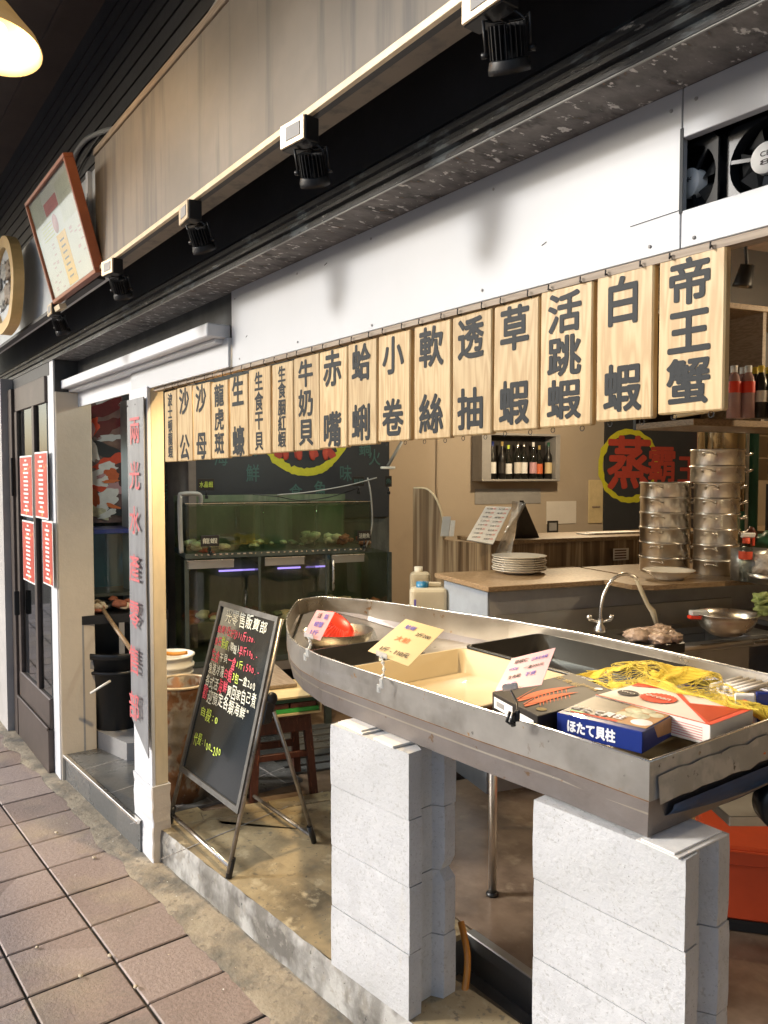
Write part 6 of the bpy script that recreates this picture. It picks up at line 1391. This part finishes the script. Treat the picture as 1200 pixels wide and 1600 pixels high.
mb = MB(); mb.rb(2.76, 3.7, -1.9, -1.36, zs+.02, zs+.05, 'steel_dull', .003); mb.rb(2.76, 3.7, -1.9, -1.88, .2, zs+.02, 'steel_dull'); tag(mb.build('steel_table'), 'higher stainless steel worktop right of the sink', 'table')
fc = thing('tap', PD(938, 975, 3.85), 'chrome gooseneck tap with a white hose end over the sink', 'tap')
mb = MB(); q = [PD(x, y, 3.85) for x, y in ((938, 975), (939, 950), (945, 925), (958, 905), (975, 897), (990, 901), (996, 910))]; mb.tube(smooth(q), .0085, 'steel', 12); mb.lathe(q[0]-UZ*.04, [(0, 0), (.03, 0), (.03, .02), (.016, .04), (.014, .07)], 'steel', 16); mb.build('spout', fc)
mb = MB()
for s_ in (-1, 1): mb.tube([q[0]+UZ*.01, q[0]+RT*s_*.05+UZ*.02, q[0]+RT*s_*.06+UZ*.035], .008, 'steel', 8); mb.blob(q[0]+RT*s_*.055+UZ*.035, .014, 'steel', 2, .2, s_)
mb.build('handles', fc)
mb = MB(); mb.tube([PD(x, y, 3.83) for x, y in ((995, 907), (1003, 925), (1012, 945), (1020, 955), (1027, 978))], [.009, .011, .010, .015, .010], 'jug_plastic', 10); mb.build('hose_end', fc)
mt = thing('food_tray', PD(1025, 1000, 3.55), 'dark tray heaped with pale bagged meat beside the sink', 'tray')
mb = MB(); q = PD(990, 1012, 3.62); q.z = .92; q = PD(1022, 1012, 3.55); q.z = .935; mb.box(q-RU*.13-RV*.08, RU*.24, RV*.17, UZ*.05, 'tub_black', .006); mb.build('tray', mt)
mb = MB()
for k in range(9): mb.blob(q+RU*random.uniform(-.09, .09)+RV*random.uniform(-.05, .07)+UZ*(.06+.02*random.random()), .05, 'meat', 3, .35, k, (1.1, 1, .55), 6)
mb.build('meat', mt)
mb = MB(); c_ = PD(1135, 945, 3.75); c_.z = zs+.05; mb.lathe(c_, [(0, 0), (.07, 0), (.11, .03), (.137, .075), (.142, .1), (.150, .101), (.150, .104), (.139, .104), (.132, .077), (.105, .034), (0, .008)], 'steel', 48); tag(mb.build('mixing_bowl'), 'large stainless steel mixing bowl on the worktop under the plank shelf', 'bowl')
mb = MB(); c_ = PD(1096, 968, 3.72); mb.box(c_-RT*.05, RT*.10, FW*.05, UZ*.016, 'red_plastic', .003); mb.box(c_-RT*.045+UZ*.0165, RT*.085, FW*.045, UZ*.025, 'light_panel', .004); tag(mb.build('scrubbing_brush'), 'red scrubbing brush with grey bristles behind the sink', 'brush')
mb = MB()
for k in range(8): mb.blob(PD(1192+random.uniform(-8, 14), 940+random.uniform(-18, 18), 3.75), .035, 'cabbage', 2, .5, k, (1, 1, .6)) if False else None
M['cabbage'] = mat('cabbage', (.28, .36, .12), .5, var=.4, scale=20, bump=.3)
for k in range(9): mb.blob(PD(1194+random.uniform(-8, 14), 942+random.uniform(-16, 16), 3.75), .035, 'cabbage', 2, .5, k, (1, 1, .6))
tag(mb.build('vegetables'), 'pale green vegetables beside the mixing bowl at the right edge', 'vegetables')
mb = MB(); c_ = PD(1205, 880, 3.9); c_.z = 1.197; mb.lathe(c_, [(0, 0), (.1, 0), (.11, .05), (.112, .05), (.1, .01), (0, .005)], 'steel', 32); mb.blob(c_+UZ*.09, .08, 'bag', 3, .5, 2, (1, 1, .8), 5); mb.lathe(c_+RV*.12, [(0, 0), (.1, 0), (.1, .16), (.095, .16), (0, .01)], 'steel_dull', 32); tag(mb.build('ladle_pot'), 'steel pots with a pale plastic bag at the right end of the plank shelf', 'pot')
mb = MB(); c_ = PD(1190, 820, 4.4); mb.blob(c_-UZ*.10+RT*.05, .08, 'lab_dgreen', 3, .3, 1, (1.2, 1, .8)); mb.blob(c_-UZ*.06-RT*.06, .03, 'stool_wood', 3, .3, 1, (1, 1, 1.6)); tag(mb.build('bagged_goods'), 'green and orange bagged goods behind the spray bottle', 'bags')
# jerry can
jc = thing('jerry_can', PD(670, 960, 4.2), 'cream plastic jerry can with a blue cap behind the boat', 'canister')
mb = MB(); q = PD(641, 962, 4.25); q.z = .88; mb.box(q, RT*.205, FW*.16, UZ*.24, 'jug_plastic', .035, 4); mb.build('body', jc)
mb = MB(); mb.lathe(q+RT*.07+FW*.08+UZ*.24, [(.035, 0), (.035, .03), (0, .03)], 'blue_plastic', 16); mb.box(q+RT*.1+FW*.065+UZ*.24, RT*.08, FW*.02, UZ*.03, 'jug_plastic', .008); mb.build('cap', jc)
mb = MB(); mb.box(q+RT*.02-FW*.001+UZ*.06, RT*.012, -FW*.001, UZ*.12, 'purple_ink'); mb.build('mark', jc)
mb = MB(); q2 = PD(641, 935, 4.55); q2.z = .90; mb.box(q2, RT*.12, FW*.13, UZ*.27, 'jug_plastic', .03, 3); mb.lathe(q2+RT*.05+FW*.06+UZ*.27, [(.025, 0), (.025, .03), (0, .03)], 'white_plastic', 14); tag(mb.build('jerry_can'), 'second canister with a white cap standing behind the blue capped one', 'canister')
mb = MB(); mb.box(Vector((q.x, q.y, .14))-RT*.1, RT*.5, FW*.6, UZ*.735, 'tank_frame', .004); tag(mb.build('cabinet'), 'dark low cabinet under the jerry cans', 'cabinet')
# orange crate at lower right
oc = thing('crate', PZ(1180, 1440, .16), 'bright orange plastic crate on the floor behind the right pillar', 'crate')
A_ = PZ(1105, 1445, .155); B_ = PZ(1290, 1470, .155); a = Vector((B_.x-A_.x, B_.y-A_.y, 0)); b = Vector((-a.y, a.x, 0)).normalized()*.35
an = a.normalized(); hc_ = .26
mb = MB(); A_.z = .185; mb.box(A_, a, b, UZ*hc_, 'orange_plastic', .008); mb.box(A_-an*.01-b.normalized()*.012+UZ*(hc_-.06), a+an*.02, b.normalized()*.011, UZ*.05, 'orange_plastic', .003); mb.build('body', oc)
mb = MB(); mb.box(A_+UZ*(-.04), a, b, UZ*.0395, 'black_plastic', .004); mb.build('base', oc)
mb = MB(); q = PD(1195, 1262, 2.0); mb.lathe(q+RT*.05, [(0, -.05), (.06, -.05), (.065, 0), (.06, .01), (0, .01)], 'black_plastic', 28, ax=-FW); tag(mb.build('gas_hob_knob'), 'round black drum end under the boat at the right edge', 'drum')
mb = MB(); q = PD(1140, 1255, 2.25); mb.box(Vector((q.x, q.y, .72)), RT*.35, FW*.4, UZ*.03, 'steel_dull', .002); tag(mb.build('steel_cabinet'), 'steel cabinet corner above the orange crate', 'cabinet')

# ------------------------------------------------------------------ interior lamps, fixtures unseen; boat spot and pendants added to brighten the room
def track_lamp(p, d, e, ang, label, col=(1, .74, .42)):
    r = thing('ceiling_spotlight', p, label, 'lamp', 'ceiling spotlights inside the shop'); d = Vector(d).normalized()
    mb = MB(); mb.lathe(p, [(0, -.1), (.03, -.1), (.04, -.02), (.045, .0), (.042, -.004), (.036, -.02)], 'black_metal', 24, ax=d); mb.tube([p-d*.09, Vector((p.x, p.y, 2.9))], .008, 'black_metal', 8); mb.build('housing', r)
    mb = MB(); mb.lathe(p, [(0, -.015), (.036, -.015)], 'bulb', 20, ax=d); mb.build('bulb', r)
    lamp('spot_light', 'SPOT', p+d*.012, e, col, .03, d, ang)
def pendant(p, e, label, col=(1, .78, .5)):  # bulb out of view, added to brighten the room
    r = thing('fill_bulb', p, label, 'lamp', 'unseen fill bulbs inside the shop')
    mb = MB(); mb.blob(p, .05, 'bulb', 2, 0); mb.build('bulb', r); mb = MB(); mb.tube([p, Vector((p.x, p.y, 2.9))], .004, 'black_plastic', 6); mb.build('cord', r)
    lamp('fill_light', 'POINT', p-UZ*.07, e, col, .05)
track_lamp(Vector((-2.75, 1.42, 2.45)), (.04, .02, -1), 66, 140, 'ceiling spotlight over the chalkboard easel')
track_lamp(Vector((-1.9, 2.1, 2.5)), (.05, .0, -1), 13, 70, 'unseen ceiling spotlight added over the boat counter')
track_lamp(W(2.25, -1.95, 2.6), (RV*.38+RU*.08-UZ), 230, 80, 'ceiling spotlight over the serving dish')
pendant(W(3.1, .4, 2.55), 62, 'unseen fill bulb added over the bar')
pendant(W(3.2, -2.6, 2.55), 32, 'unseen fill bulb added over the sink')
pendant(W(.7, -.45, 2.6), 20, 'unseen fill bulb added over the fish tanks', (.95, 1, .9))
